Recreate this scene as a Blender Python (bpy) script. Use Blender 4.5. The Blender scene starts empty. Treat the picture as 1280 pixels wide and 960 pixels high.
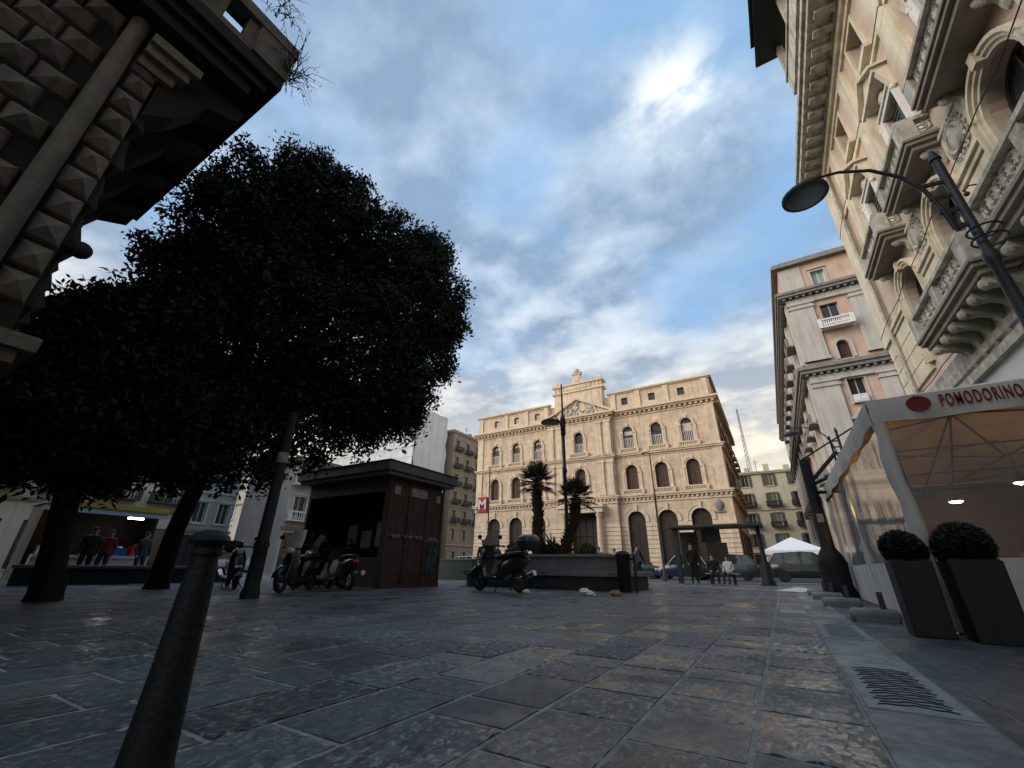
import bpy, bmesh, math, random
import numpy as np
from mathutils import Vector, Matrix, geometry
random.seed(7); np.random.seed(7)
PI = math.pi
SC = bpy.context.scene
COL = SC.collection

# ------------------------------------------------------------------ materials
def new_mat(name):
    m = bpy.data.materials.new(name); m.use_nodes = True
    nt = m.node_tree
    return m, nt, nt.nodes['Principled BSDF']

def mat(name, col, rough=0.7, metal=0.0, var=0.15, scale=3.0, bump=0.0, bscale=40.0, streak=0.0, spec=0.4, coat=0.0,
        stretch=(1, 1, 1), grime=None, gamount=0.0, ashlar=None):
    """painted / mineral surface: base colour broken up by noise, optional rain streaks, grime and bump."""
    m, nt, b = new_mat(name)
    N = nt.nodes; L = nt.links
    tc = N.new('ShaderNodeTexCoord')
    mp = N.new('ShaderNodeMapping'); mp.inputs['Scale'].default_value = stretch
    L.new(tc.outputs['Object'], mp.inputs[0])
    n1 = N.new('ShaderNodeTexNoise'); n1.inputs['Scale'].default_value = scale; n1.inputs['Detail'].default_value = 6
    n1.inputs['Roughness'].default_value = 0.65
    L.new(mp.outputs[0], n1.inputs['Vector'])
    rmp = N.new('ShaderNodeMapRange'); rmp.inputs[1].default_value = 0.3; rmp.inputs[2].default_value = 0.7
    rmp.inputs[3].default_value = 1 - var; rmp.inputs[4].default_value = 1 + var
    L.new(n1.outputs['Fac'], rmp.inputs[0])
    mul = N.new('ShaderNodeMix'); mul.data_type = 'RGBA'; mul.blend_type = 'MULTIPLY'; mul.inputs[0].default_value = 1
    mul.inputs[6].default_value = (*col, 1)
    L.new(rmp.outputs[0], mul.inputs[7])
    out = mul.outputs[2]
    if streak > 0 or gamount > 0:
        mp2 = N.new('ShaderNodeMapping'); mp2.inputs['Scale'].default_value = (2.2, 2.2, 0.18)
        L.new(tc.outputs['Object'], mp2.inputs[0])
        n2 = N.new('ShaderNodeTexNoise'); n2.inputs['Scale'].default_value = 1.6; n2.inputs['Detail'].default_value = 8
        L.new(mp2.outputs[0], n2.inputs['Vector'])
        r2 = N.new('ShaderNodeMapRange'); r2.inputs[1].default_value = 0.48; r2.inputs[2].default_value = 0.72
        r2.inputs[3].default_value = 0; r2.inputs[4].default_value = max(streak, gamount)
        L.new(n2.outputs['Fac'], r2.inputs[0])
        mx = N.new('ShaderNodeMix'); mx.data_type = 'RGBA'
        g = grime or tuple(c * 0.45 for c in col)
        mx.inputs[7].default_value = (*g, 1)
        L.new(r2.outputs[0], mx.inputs[0]); L.new(out, mx.inputs[6]); out = mx.outputs[2]
    if ashlar:   # coursed blocks: each block its own tone, thin dirty joints
        sx = N.new('ShaderNodeSeparateXYZ'); L.new(tc.outputs['Object'], sx.inputs[0])
        a1 = N.new('ShaderNodeMath'); a1.operation = 'ADD'; L.new(sx.outputs[0], a1.inputs[0]); L.new(sx.outputs[1], a1.inputs[1])
        cx = N.new('ShaderNodeCombineXYZ'); L.new(a1.outputs[0], cx.inputs[0]); L.new(sx.outputs[2], cx.inputs[1])
        bk = N.new('ShaderNodeTexBrick'); bk.inputs['Scale'].default_value = 1; bk.inputs['Brick Width'].default_value = ashlar[0]; bk.inputs['Row Height'].default_value = ashlar[1]
        bk.inputs['Mortar Size'].default_value = ashlar[2]; bk.inputs['Color1'].default_value = (0.86, 0.86, 0.86, 1); bk.inputs['Color2'].default_value = (1.08, 1.06, 1.03, 1); bk.inputs['Mortar'].default_value = (0.62, 0.6, 0.57, 1)
        L.new(cx.outputs[0], bk.inputs['Vector'])
        am = N.new('ShaderNodeMix'); am.data_type = 'RGBA'; am.blend_type = 'MULTIPLY'; am.inputs[0].default_value = ashlar[3]; L.new(out, am.inputs[6]); L.new(bk.outputs['Color'], am.inputs[7]); out = am.outputs[2]
    L.new(out, b.inputs['Base Color'])
    b.inputs['Roughness'].default_value = rough; b.inputs['Metallic'].default_value = metal
    b.inputs['Specular IOR Level'].default_value = spec
    if coat: b.inputs['Coat Weight'].default_value = coat; b.inputs['Coat Roughness'].default_value = 0.08
    if bump > 0:
        n3 = N.new('ShaderNodeTexNoise'); n3.inputs['Scale'].default_value = bscale; n3.inputs['Detail'].default_value = 5
        L.new(mp.outputs[0], n3.inputs['Vector'])
        bp = N.new('ShaderNodeBump'); bp.inputs['Strength'].default_value = bump; bp.inputs['Distance'].default_value = 0.02
        L.new(n3.outputs['Fac'], bp.inputs['Height']); L.new(bp.outputs[0], b.inputs['Normal'])
    return m

def glass_mat(name, col=(0.02, 0.025, 0.03), rough=0.08, spec=0.8):
    m, nt, b = new_mat(name)
    N = nt.nodes; L = nt.links
    tc = N.new('ShaderNodeTexCoord'); n = N.new('ShaderNodeTexNoise'); n.inputs['Scale'].default_value = 1.3
    L.new(tc.outputs['Object'], n.inputs['Vector'])
    bp = N.new('ShaderNodeBump'); bp.inputs['Strength'].default_value = 0.15; bp.inputs['Distance'].default_value = 0.05
    L.new(n.outputs['Fac'], bp.inputs['Height']); L.new(bp.outputs[0], b.inputs['Normal'])
    b.inputs['Base Color'].default_value = (*col, 1); b.inputs['Roughness'].default_value = rough
    b.inputs['Specular IOR Level'].default_value = spec
    return m

def emit_mat(name, col, s):
    m, nt, b = new_mat(name)
    b.inputs['Base Color'].default_value = (*col, 1)
    b.inputs['Emission Color'].default_value = (*col, 1); b.inputs['Emission Strength'].default_value = s
    return m

def film_mat(name):
    """clear plastic sheet: mostly see-through, creased, glossy."""
    m, nt, b = new_mat(name)
    N = nt.nodes; L = nt.links
    out = N['Material Output']
    tr = N.new('ShaderNodeBsdfTransparent'); tr.inputs[0].default_value = (0.9, 0.9, 0.88, 1)
    df = N.new('ShaderNodeBsdfDiffuse'); df.inputs[0].default_value = (0.55, 0.55, 0.53, 1)
    gl = N.new('ShaderNodeBsdfGlossy'); gl.inputs['Roughness'].default_value = 0.07; gl.inputs[0].default_value = (0.9, 0.9, 0.9, 1)
    fr = N.new('ShaderNodeFresnel'); fr.inputs[0].default_value = 1.22
    tc = N.new('ShaderNodeTexCoord'); mp = N.new('ShaderNodeMapping'); mp.inputs['Scale'].default_value = (2, 2, 0.6)
    L.new(tc.outputs['Object'], mp.inputs[0])
    n = N.new('ShaderNodeTexNoise'); n.inputs['Scale'].default_value = 1.6; n.inputs['Detail'].default_value = 5; n.inputs['Distortion'].default_value = 2.5
    L.new(mp.outputs[0], n.inputs['Vector'])
    bp = N.new('ShaderNodeBump'); bp.inputs['Strength'].default_value = 0.10; bp.inputs['Distance'].default_value = 0.03
    L.new(n.outputs['Fac'], bp.inputs['Height']); L.new(bp.outputs[0], gl.inputs['Normal']); L.new(bp.outputs[0], fr.inputs['Normal'])
    m1 = N.new('ShaderNodeMixShader'); L.new(fr.outputs[0], m1.inputs[0]); L.new(tr.outputs[0], m1.inputs[1]); L.new(gl.outputs[0], m1.inputs[2])
    m2 = N.new('ShaderNodeMixShader'); m2.inputs[0].default_value = 0.27
    L.new(m1.outputs[0], m2.inputs[1]); L.new(df.outputs[0], m2.inputs[2]); L.new(m2.outputs[0], out.inputs['Surface'])
    return m

def leaf_mat(name, c1, c2, rough=0.5, scale=1.5):
    m, nt, b = new_mat(name)
    N = nt.nodes; L = nt.links
    tc = N.new('ShaderNodeTexCoord'); n = N.new('ShaderNodeTexNoise'); n.inputs['Scale'].default_value = scale; n.inputs['Detail'].default_value = 3
    L.new(tc.outputs['Object'], n.inputs['Vector'])
    r = N.new('ShaderNodeValToRGB'); r.color_ramp.elements[0].position = 0.35; r.color_ramp.elements[1].position = 0.68
    r.color_ramp.elements[0].color = (*c1, 1); r.color_ramp.elements[1].color = (*c2, 1)
    L.new(n.outputs['Fac'], r.inputs[0]); L.new(r.outputs[0], b.inputs['Base Color'])
    b.inputs['Roughness'].default_value = rough; b.inputs['Specular IOR Level'].default_value = 0.3
    return m

def paving_mat(name, bw, bh, c1, c2, joint, rough=(0.3, 0.75), bump=0.5, rot=0.0, jointw=0.02, rowoff=0.5, chisel=45.0, wet=0.0, glint_chips=0.25):
    """basalt slabs: brick layout in metres, worn patches, chiselled relief, damp sheen."""
    m, nt, b = new_mat(name)
    N = nt.nodes; L = nt.links
    tc = N.new('ShaderNodeTexCoord'); mp = N.new('ShaderNodeMapping'); mp.inputs['Rotation'].default_value = (0, 0, rot)
    L.new(tc.outputs['Object'], mp.inputs[0])
    wob = N.new('ShaderNodeTexNoise'); wob.inputs['Scale'].default_value = 2.5; wob.inputs['Detail'].default_value = 3
    L.new(mp.outputs[0], wob.inputs['Vector'])
    wm = N.new('ShaderNodeMix'); wm.data_type = 'VECTOR'; wm.inputs[0].default_value = 0.04
    L.new(mp.outputs[0], wm.inputs[4]); L.new(wob.outputs['Color'], wm.inputs[5])
    br = N.new('ShaderNodeTexBrick'); br.inputs['Scale'].default_value = 1; br.inputs['Brick Width'].default_value = bw
    br.inputs['Row Height'].default_value = bh; br.inputs['Mortar Size'].default_value = jointw; br.inputs['Mortar Smooth'].default_value = 0.6
    br.inputs['Color1'].default_value = (*c1, 1); br.inputs['Color2'].default_value = (*c2, 1); br.inputs['Mortar'].default_value = (*joint, 1)
    br.offset = rowoff
    L.new(wm.outputs[1], br.inputs['Vector'])
    # worn, drier patches
    n1 = N.new('ShaderNodeTexNoise'); n1.inputs['Scale'].default_value = 0.55; n1.inputs['Detail'].default_value = 7; n1.inputs['Roughness'].default_value = 0.7
    L.new(mp.outputs[0], n1.inputs['Vector'])
    mr = N.new('ShaderNodeMapRange'); mr.inputs[1].default_value = 0.36; mr.inputs[2].default_value = 0.66; mr.inputs[3].default_value = 0.62; mr.inputs[4].default_value = 1.5
    L.new(n1.outputs['Fac'], mr.inputs[0])
    n2 = N.new('ShaderNodeTexNoise'); n2.inputs['Scale'].default_value = 11; n2.inputs['Detail'].default_value = 9; n2.inputs['Roughness'].default_value = 0.75
    L.new(mp.outputs[0], n2.inputs['Vector'])
    mr2 = N.new('ShaderNodeMapRange'); mr2.inputs[1].default_value = 0.3; mr2.inputs[2].default_value = 0.7; mr2.inputs[3].default_value = 0.45; mr2.inputs[4].default_value = 1.7
    L.new(n2.outputs['Fac'], mr2.inputs[0])
    mm = N.new('ShaderNodeMath'); mm.operation = 'MULTIPLY'; L.new(mr.outputs[0], mm.inputs[0]); L.new(mr2.outputs[0], mm.inputs[1])
    mul = N.new('ShaderNodeMix'); mul.data_type = 'RGBA'; mul.blend_type = 'MULTIPLY'; mul.inputs[0].default_value = 1
    L.new(br.outputs['Color'], mul.inputs[6]); L.new(mm.outputs[0], mul.inputs[7])
    mpk = N.new('ShaderNodeMapping'); mpk.inputs['Scale'].default_value = (1, 0.5, 1); L.new(mp.outputs[0], mpk.inputs[0])
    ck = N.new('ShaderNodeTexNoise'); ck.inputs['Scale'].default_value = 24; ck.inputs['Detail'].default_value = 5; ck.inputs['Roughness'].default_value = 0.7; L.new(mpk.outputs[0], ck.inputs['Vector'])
    cr = N.new('ShaderNodeMapRange'); cr.inputs[1].default_value = 0.55; cr.inputs[2].default_value = 0.66; cr.inputs[3].default_value = 0.0; cr.inputs[4].default_value = glint_chips; L.new(ck.outputs['Fac'], cr.inputs[0])  # pale specks in the colour imitate wet glints on chipped stone
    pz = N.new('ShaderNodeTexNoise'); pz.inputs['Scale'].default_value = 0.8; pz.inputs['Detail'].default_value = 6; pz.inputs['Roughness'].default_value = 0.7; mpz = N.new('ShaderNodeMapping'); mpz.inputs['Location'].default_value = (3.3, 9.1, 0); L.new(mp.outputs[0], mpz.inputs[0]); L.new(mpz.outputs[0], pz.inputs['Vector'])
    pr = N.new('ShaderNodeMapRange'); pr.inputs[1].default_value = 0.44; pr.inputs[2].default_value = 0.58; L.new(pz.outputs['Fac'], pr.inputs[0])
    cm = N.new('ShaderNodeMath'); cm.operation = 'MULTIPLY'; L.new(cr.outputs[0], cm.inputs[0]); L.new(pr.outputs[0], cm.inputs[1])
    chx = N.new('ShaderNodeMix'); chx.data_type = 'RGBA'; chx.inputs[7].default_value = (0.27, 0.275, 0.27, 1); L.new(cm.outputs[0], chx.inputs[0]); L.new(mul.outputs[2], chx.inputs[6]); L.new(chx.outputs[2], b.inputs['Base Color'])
    # joints show only in stretches: elsewhere they are filled with dirt
    nj = N.new('ShaderNodeTexNoise'); nj.inputs['Scale'].default_value = 1.1; nj.inputs['Detail'].default_value = 4; L.new(mp.outputs[0], nj.inputs['Vector'])
    rj = N.new('ShaderNodeMapRange'); rj.inputs[1].default_value = 0.42; rj.inputs[2].default_value = 0.62; rj.inputs[3].default_value = 0.12; rj.inputs[4].default_value = 1.0; L.new(nj.outputs['Fac'], rj.inputs[0])
    jc = N.new('ShaderNodeMix'); jc.data_type = 'RGBA'; jc.inputs[6].default_value = (*[0.5 * (a + c) for a, c in zip(c1, c2)], 1); jc.inputs[7].default_value = (*joint, 1)
    L.new(rj.outputs[0], jc.inputs[0]); L.new(jc.outputs[2], br.inputs['Mortar'])
    # damp film
    n4 = N.new('ShaderNodeTexNoise'); n4.inputs['Scale'].default_value = 0.8; n4.inputs['Detail'].default_value = 6; n4.inputs['Roughness'].default_value = 0.7
    mp4 = N.new('ShaderNodeMapping'); mp4.inputs['Location'].default_value = (7.3, 2.1, 0); L.new(mp.outputs[0], mp4.inputs[0]); L.new(mp4.outputs[0], n4.inputs['Vector'])
    r4 = N.new('ShaderNodeMapRange'); r4.inputs[1].default_value = 0.46; r4.inputs[2].default_value = 0.56; r4.inputs[3].default_value = 0.0; r4.inputs[4].default_value = 1.0
    L.new(n4.outputs['Fac'], r4.inputs[0])
    r5 = N.new('ShaderNodeMapRange'); r5.inputs[3].default_value = rough[1]; r5.inputs[4].default_value = rough[0]; L.new(r4.outputs[0], r5.inputs[0]); L.new(r5.outputs[0], b.inputs['Roughness'])
    b.inputs['Specular IOR Level'].default_value = 0.5
    if wet > 0:
        cw = N.new('ShaderNodeMath'); cw.operation = 'MULTIPLY'; cw.inputs[1].default_value = wet; L.new(r4.outputs[0], cw.inputs[0]); L.new(cw.outputs[0], b.inputs['Coat Weight'])
        b.inputs['Coat Roughness'].default_value = 0.07; b.inputs['Coat IOR'].default_value = 1.45
    # relief
    mpc = N.new('ShaderNodeMapping'); mpc.inputs['Scale'].default_value = (1, 0.45, 1); L.new(mp.outputs[0], mpc.inputs[0])
    vo = N.new('ShaderNodeTexVoronoi'); vo.inputs['Scale'].default_value = chisel; L.new(mpc.outputs[0], vo.inputs['Vector'])
    ad = N.new('ShaderNodeMath'); ad.operation = 'MULTIPLY_ADD'; ad.inputs[1].default_value = 0.6
    L.new(n2.outputs['Fac'], ad.inputs[0]); L.new(vo.outputs['Distance'], ad.inputs[2])
    b1 = N.new('ShaderNodeBump'); b1.inputs['Strength'].default_value = bump; b1.inputs['Distance'].default_value = 0.022
    fn = N.new('ShaderNodeTexNoise'); fn.inputs['Scale'].default_value = 34; fn.inputs['Detail'].default_value = 4; fn.inputs['Roughness'].default_value = 0.6; L.new(mpc.outputs[0], fn.inputs['Vector'])
    ad2 = N.new('ShaderNodeMath'); ad2.operation = 'MULTIPLY_ADD'; ad2.inputs[1].default_value = 0.55; L.new(fn.outputs['Fac'], ad2.inputs[0]); L.new(ad.outputs[0], ad2.inputs[2])
    sl = N.new('ShaderNodeMath'); sl.operation = 'MULTIPLY'; L.new(ad2.outputs[0], sl.inputs[0])   # some slabs worn smooth, some freshly chiselled
    vs = N.new('ShaderNodeTexNoise'); vs.inputs['Scale'].default_value = 0.9; vs.inputs['Detail'].default_value = 5; vs.inputs['Roughness'].default_value = 0.7; L.new(mp.outputs[0], vs.inputs['Vector'])
    vr = N.new('ShaderNodeMapRange'); vr.inputs[1].default_value = 0.42; vr.inputs[2].default_value = 0.58; vr.inputs[3].default_value = 0.3; vr.inputs[4].default_value = 1.0; L.new(vs.outputs['Fac'], vr.inputs[0]); L.new(vr.outputs[0], sl.inputs[1])
    L.new(sl.outputs[0], b1.inputs['Height'])
    b2 = N.new('ShaderNodeBump'); b2.inputs['Strength'].default_value = 0.6; b2.inputs['Distance'].default_value = 0.01; b2.invert = True
    L.new(br.outputs['Fac'], b2.inputs['Height']); L.new(b1.outputs[0], b2.inputs['Normal']); L.new(b2.outputs[0], b.inputs['Normal'])
    b3 = N.new('ShaderNodeBump'); b3.inputs['Strength'].default_value = bump; b3.inputs['Distance'].default_value = 0.012; L.new(sl.outputs[0], b3.inputs['Height']); L.new(b3.outputs[0], b.inputs['Coat Normal'])
    return m

def slab_mat(name):
    """basalt slab: tone, wear and dampness stored per slab on the faces"""
    m, nt, b = new_mat(name); N = nt.nodes; L = nt.links
    tc = N.new('ShaderNodeTexCoord')
    def att(n): a = N.new('ShaderNodeAttribute'); a.attribute_name = n; return a.outputs['Fac']
    def nz(scale, det, rough, st=(1, 1, 1)):
        mp = N.new('ShaderNodeMapping'); mp.inputs['Scale'].default_value = st; L.new(tc.outputs['Object'], mp.inputs[0])
        n = N.new('ShaderNodeTexNoise'); n.inputs['Scale'].default_value = scale; n.inputs['Detail'].default_value = det; n.inputs['Roughness'].default_value = rough; L.new(mp.outputs[0], n.inputs['Vector']); return n.outputs['Fac']
    def mrg(v, a, c, d, e):
        r = N.new('ShaderNodeMapRange'); L.new(v, r.inputs[0])
        for i, q in enumerate((a, c, d, e)): r.inputs[i + 1].default_value = q
        return r.outputs[0]
    def mm(op, a, c):
        k = N.new('ShaderNodeMath'); k.operation = op
        for i, v in enumerate((a, c)):
            if isinstance(v, (int, float)): k.inputs[i].default_value = v
            else: L.new(v, k.inputs[i])
        return k.outputs[0]
    fine = nz(16, 9, 0.75, (1, 0.6, 1)); big = nz(0.5, 6, 0.65)
    tone = mm('MULTIPLY', att('tone'), mm('MULTIPLY', mrg(fine, 0.3, 0.7, 0.55, 1.5), mrg(big, 0.35, 0.65, 0.75, 1.25)))
    cv = N.new('ShaderNodeMix'); cv.data_type = 'RGBA'; cv.blend_type = 'MULTIPLY'; cv.inputs[0].default_value = 1; cv.inputs[6].default_value = (0.93, 1.0, 1.06, 1); L.new(tone, cv.inputs[7])
    glint_chips = mm('MULTIPLY', mrg(nz(30, 5, 0.7, (1, 0.55, 1)), 0.53, 0.63, 0.0, 0.85), att('rough'))  # stone chips lightened in colour to paint in wet glints
    cx = N.new('ShaderNodeMix'); cx.data_type = 'RGBA'; cx.inputs[7].default_value = (0.30, 0.31, 0.305, 1); L.new(glint_chips, cx.inputs[0]); L.new(cv.outputs[2], cx.inputs[6]); L.new(cx.outputs[2], b.inputs['Base Color'])
    wet = mm('MULTIPLY', mrg(nz(0.7, 6, 0.7), 0.40, 0.58, 0.0, 1.0), att('wet'))
    L.new(mrg(wet, 0, 1, 0.62, 0.2), b.inputs['Roughness']); L.new(mm('MULTIPLY', wet, 0.42), b.inputs['Coat Weight']); b.inputs['Coat Roughness'].default_value = 0.1; b.inputs['Specular IOR Level'].default_value = 0.4
    bp = N.new('ShaderNodeBump'); bp.inputs['Strength'].default_value = 0.9; bp.inputs['Distance'].default_value = 0.008; L.new(nz(60, 5, 0.65, (1, 0.6, 1)), bp.inputs['Height']); L.new(bp.outputs[0], b.inputs['Normal'])
    return m

M = {}
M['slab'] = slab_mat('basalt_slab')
M['jointsand'] = mat('sandy_joint_fill', (0.33, 0.325, 0.29), rough=0.95, var=0.4, scale=5, gamount=0.5, bump=0.6, bscale=60)
M['paving'] = paving_mat('basalt_paving', 0.75, 0.42, (0.058, 0.059, 0.059), (0.112, 0.114, 0.114), (0.27, 0.27, 0.25), rot=PI / 2, jointw=0.016, rough=(0.22, 0.7), bump=1.0, chisel=26, wet=0.8, glint_chips=0.85)
M['side_paving'] = paving_mat('sidewalk_paving', 0.4, 0.25, (0.062, 0.064, 0.066), (0.085, 0.087, 0.089), (0.045, 0.045, 0.045), rough=(0.35, 0.75), bump=0.25, rot=PI / 2, jointw=0.01, chisel=80)
M['gutter'] = paving_mat('gutter_slabs', 1.4, 0.8, (0.15, 0.155, 0.152), (0.175, 0.18, 0.176), (0.04, 0.04, 0.04), rough=(0.4, 0.7), bump=0.12, rot=PI / 2, jointw=0.012, rowoff=0, chisel=120)
M['asphalt'] = mat('asphalt', (0.05, 0.052, 0.056), rough=0.75, var=0.3, scale=1.2, bump=0.4, bscale=120)
M['roadpaint'] = mat('road_paint', (0.62, 0.62, 0.6), rough=0.7, var=0.2, scale=9, gamount=0.6)
M['borsa'] = mat('warm_limestone', (0.66, 0.515, 0.375), rough=0.85, var=0.2, scale=0.9, streak=0.65, grime=(0.36, 0.27, 0.19), bump=0.3, bscale=9, ashlar=(1.1, 0.5, 0.012, 0.75))
M['borsa_pale'] = mat('pale_limestone', (0.71, 0.565, 0.41), rough=0.85, var=0.18, scale=1.4, streak=0.6, grime=(0.36, 0.29, 0.22), bump=0.3, bscale=10)
M['borsa_shaded'] = mat('shaded_limestone', (0.40, 0.28, 0.18), rough=0.9, var=0.2, scale=1.2, bump=0.3, bscale=9)  # darker limestone copy: shade on the right-hand side front put into the colour
M['brownwood'] = mat('brown_shutter_paint', (0.075, 0.035, 0.025), rough=0.6, var=0.25, scale=4)
M['paleframe'] = mat('pale_window_paint', (0.55, 0.50, 0.44), rough=0.6, var=0.12)
M['darkdoor'] = mat('dark_door_wood', (0.03, 0.024, 0.02), rough=0.6, var=0.3, scale=3)
M['archdark'] = mat('brown_black_door', (0.035, 0.024, 0.017), rough=0.7, var=0.4, scale=1.5)
M['glass'] = glass_mat('dark_window_glass')
M['glass_pale'] = glass_mat('curtained_window_glass', (0.16, 0.2, 0.2), 0.12)
M['pink'] = mat('faded_pink_plaster', (0.55, 0.43, 0.335), rough=0.9, var=0.2, scale=0.8, streak=0.45, grime=(0.42, 0.30, 0.23), bump=0.2, bscale=14)
M['pinkbld'] = mat('salmon_plaster', (0.54, 0.385, 0.30), rough=0.9, var=0.2, scale=0.7, streak=0.5, grime=(0.40, 0.30, 0.24), bump=0.2, bscale=14)
M['cream'] = mat('cream_travertine', (0.68, 0.60, 0.455), rough=0.85, var=0.18, scale=1.3, streak=0.6, grime=(0.38, 0.335, 0.24), bump=0.25, bscale=16, ashlar=(0.9, 0.6, 0.008, 0.55))
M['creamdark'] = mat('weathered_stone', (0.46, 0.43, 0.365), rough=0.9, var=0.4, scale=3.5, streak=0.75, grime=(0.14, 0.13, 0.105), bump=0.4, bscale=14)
M['soffit'] = mat('dark_soffit', (0.25, 0.22, 0.18), rough=0.95, var=0.3, scale=1.5, bump=0.3, bscale=12)  # balcony slabs, darker all over than their parapets
M['mosstone'] = mat('mossy_stone', (0.32, 0.31, 0.24), rough=0.95, var=0.35, scale=3, streak=0.6, grime=(0.14, 0.145, 0.10), bump=0.5, bscale=14)
M['greystone'] = mat('grey_render', (0.48, 0.455, 0.42), rough=0.9, var=0.12, scale=0.9, streak=0.4, grime=(0.24, 0.22, 0.2), bump=0.2, bscale=12)
M['greydark'] = mat('grey_cornice_stone', (0.24, 0.225, 0.205), rough=0.9, var=0.18, scale=1.6, streak=0.5, grime=(0.12, 0.115, 0.105))
M['white'] = mat('white_window_paint', (0.7, 0.69, 0.66), rough=0.55, var=0.08)
M['marble'] = mat('pale_marble', (0.55, 0.57, 0.57), rough=0.35, var=0.1, scale=1.1)
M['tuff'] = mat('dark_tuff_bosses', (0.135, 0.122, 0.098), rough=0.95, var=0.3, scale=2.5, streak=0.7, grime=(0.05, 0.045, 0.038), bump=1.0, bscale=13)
M['tuffdark'] = mat('blackish_tuff', (0.018, 0.017, 0.015), rough=0.95, var=0.35, scale=2.5, bump=0.6, bscale=14)  # near-black tuff for wall, blocks round the corner, balcony slab and brackets
M['iron'] = mat('dark_iron_paint', (0.012, 0.013, 0.014), rough=0.6, var=0.4, scale=9, bump=0.3, bscale=45, spec=0.25)
M['greyiron'] = mat('grey_lamp_paint', (0.026, 0.029, 0.032), rough=0.5, var=0.25, scale=5, bump=0.1, bscale=60)
M['lampglass'] = glass_mat('lamp_diffuser', (0.16, 0.17, 0.165), 0.25, 0.5)
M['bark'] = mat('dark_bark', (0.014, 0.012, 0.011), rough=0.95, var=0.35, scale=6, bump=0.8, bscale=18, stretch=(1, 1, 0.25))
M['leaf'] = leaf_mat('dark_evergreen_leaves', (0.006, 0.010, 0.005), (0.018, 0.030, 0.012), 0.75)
M['palmleaf'] = leaf_mat('palm_leaves', (0.018, 0.03, 0.012), (0.05, 0.075, 0.028))
M['palmbark'] = mat('palm_fibre', (0.035, 0.024, 0.017), rough=1, var=0.4, scale=9, bump=1, bscale=30)
M['kiosk'] = mat('rusty_red_metal', (0.045, 0.019, 0.015), rough=0.7, var=0.7, scale=2.6, streak=0.9, grime=(0.022, 0.02, 0.019), bump=0.15, bscale=20)
M['kioskdark'] = mat('dark_kiosk_metal', (0.009, 0.0095, 0.01), rough=0.6, var=0.3, scale=3)
M['kioskroof'] = mat('grey_roof_fascia', (0.085, 0.09, 0.09), rough=0.6, var=0.3, scale=2.5, streak=0.6)
M['planter'] = mat('grey_basalt_bench', (0.15, 0.155, 0.16), rough=0.6, var=0.2, scale=2, streak=0.5, bump=0.2, bscale=30)
M['planterdark'] = mat('dark_basalt_base', (0.03, 0.032, 0.034), rough=0.75, var=0.25, scale=3, bump=0.2)
M['soil'] = mat('soil', (0.03, 0.025, 0.018), rough=1, var=0.4, scale=8, bump=0.8, bscale=25)
M['rubber'] = mat('tyre_rubber', (0.012, 0.012, 0.013), rough=0.85, var=0.2)
M['chrome'] = mat('alloy', (0.45, 0.46, 0.48), rough=0.28, metal=0.9, var=0.1)
M['blackpaint'] = mat('black_body_paint', (0.01, 0.011, 0.013), rough=0.3, var=0.1, coat=0.5)
M['navypaint'] = mat('navy_body_paint', (0.012, 0.018, 0.05), rough=0.3, var=0.1, coat=0.7)
M['greypaint'] = mat('slate_grey_paint', (0.03, 0.038, 0.042), rough=0.35, var=0.1, coat=0.5)
M['greenpaint'] = mat('dark_green_paint', (0.014, 0.03, 0.027), rough=0.35, var=0.1, coat=0.5)
M['redpaint'] = mat('dark_red_paint', (0.03, 0.006, 0.007), rough=0.3, var=0.1, coat=0.6)
M['silverpaint'] = mat('pale_silver_paint', (0.42, 0.44, 0.45), rough=0.3, var=0.08, coat=0.5)
M['carglass'] = glass_mat('car_glass', (0.02, 0.03, 0.028), 0.05, 0.9)
M['redlens'] = mat('red_lens', (0.25, 0.01, 0.01), rough=0.15, var=0.05)
M['clearlens'] = glass_mat('headlamp_lens', (0.5, 0.52, 0.54), 0.08, 0.8)
M['seatvinyl'] = mat('black_vinyl', (0.014, 0.014, 0.015), rough=0.5, var=0.2, bump=0.1)
M['screen'] = glass_mat('smoked_windscreen', (0.33, 0.33, 0.31), 0.15, 0.6)
M['canvas'] = mat('offwhite_canvas', (0.66, 0.63, 0.58), rough=0.9, var=0.12, scale=3, streak=0.4, grime=(0.30, 0.28, 0.25), bump=0.35, bscale=5)
M['canvasin'] = mat('ochre_canvas_lining', (0.48, 0.385, 0.29), rough=0.9, var=0.12, scale=2, bump=0.2, bscale=6)
M['whitecanvas'] = mat('white_canvas', (0.72, 0.75, 0.77), rough=0.85, var=0.06)
M['film'] = film_mat('clear_plastic_film')
M['signred'] = mat('dark_red_print', (0.22, 0.022, 0.022), rough=0.8, var=0.1)
M['metrored'] = mat('red_sign_enamel', (0.45, 0.012, 0.03), rough=0.4, var=0.08)
M['signwhite'] = mat('white_enamel', (0.75, 0.75, 0.73), rough=0.4, var=0.05)
M['pot'] = mat('charcoal_resin', (0.009, 0.010, 0.013), rough=0.55, var=0.2, scale=5, bump=0.1)
M['topiary'] = leaf_mat('dark_box_leaves', (0.005, 0.007, 0.005), (0.013, 0.017, 0.011), scale=6)
M['plasticpad'] = mat('scuffed_plastic_weight', (0.30, 0.295, 0.28), rough=0.75, var=0.2, scale=7, gamount=0.5)
M['paper'] = mat('litter_paper', (0.72, 0.73, 0.75), rough=0.8, var=0.1)
M['cardboard'] = mat('litter_cardboard', (0.36, 0.2, 0.12), rough=0.9, var=0.2)
M['skin'] = mat('skin', (0.40, 0.24, 0.17), rough=0.6, var=0.08)
M['hair'] = mat('dark_hair', (0.02, 0.015, 0.012), rough=0.7, var=0.2)
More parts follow.
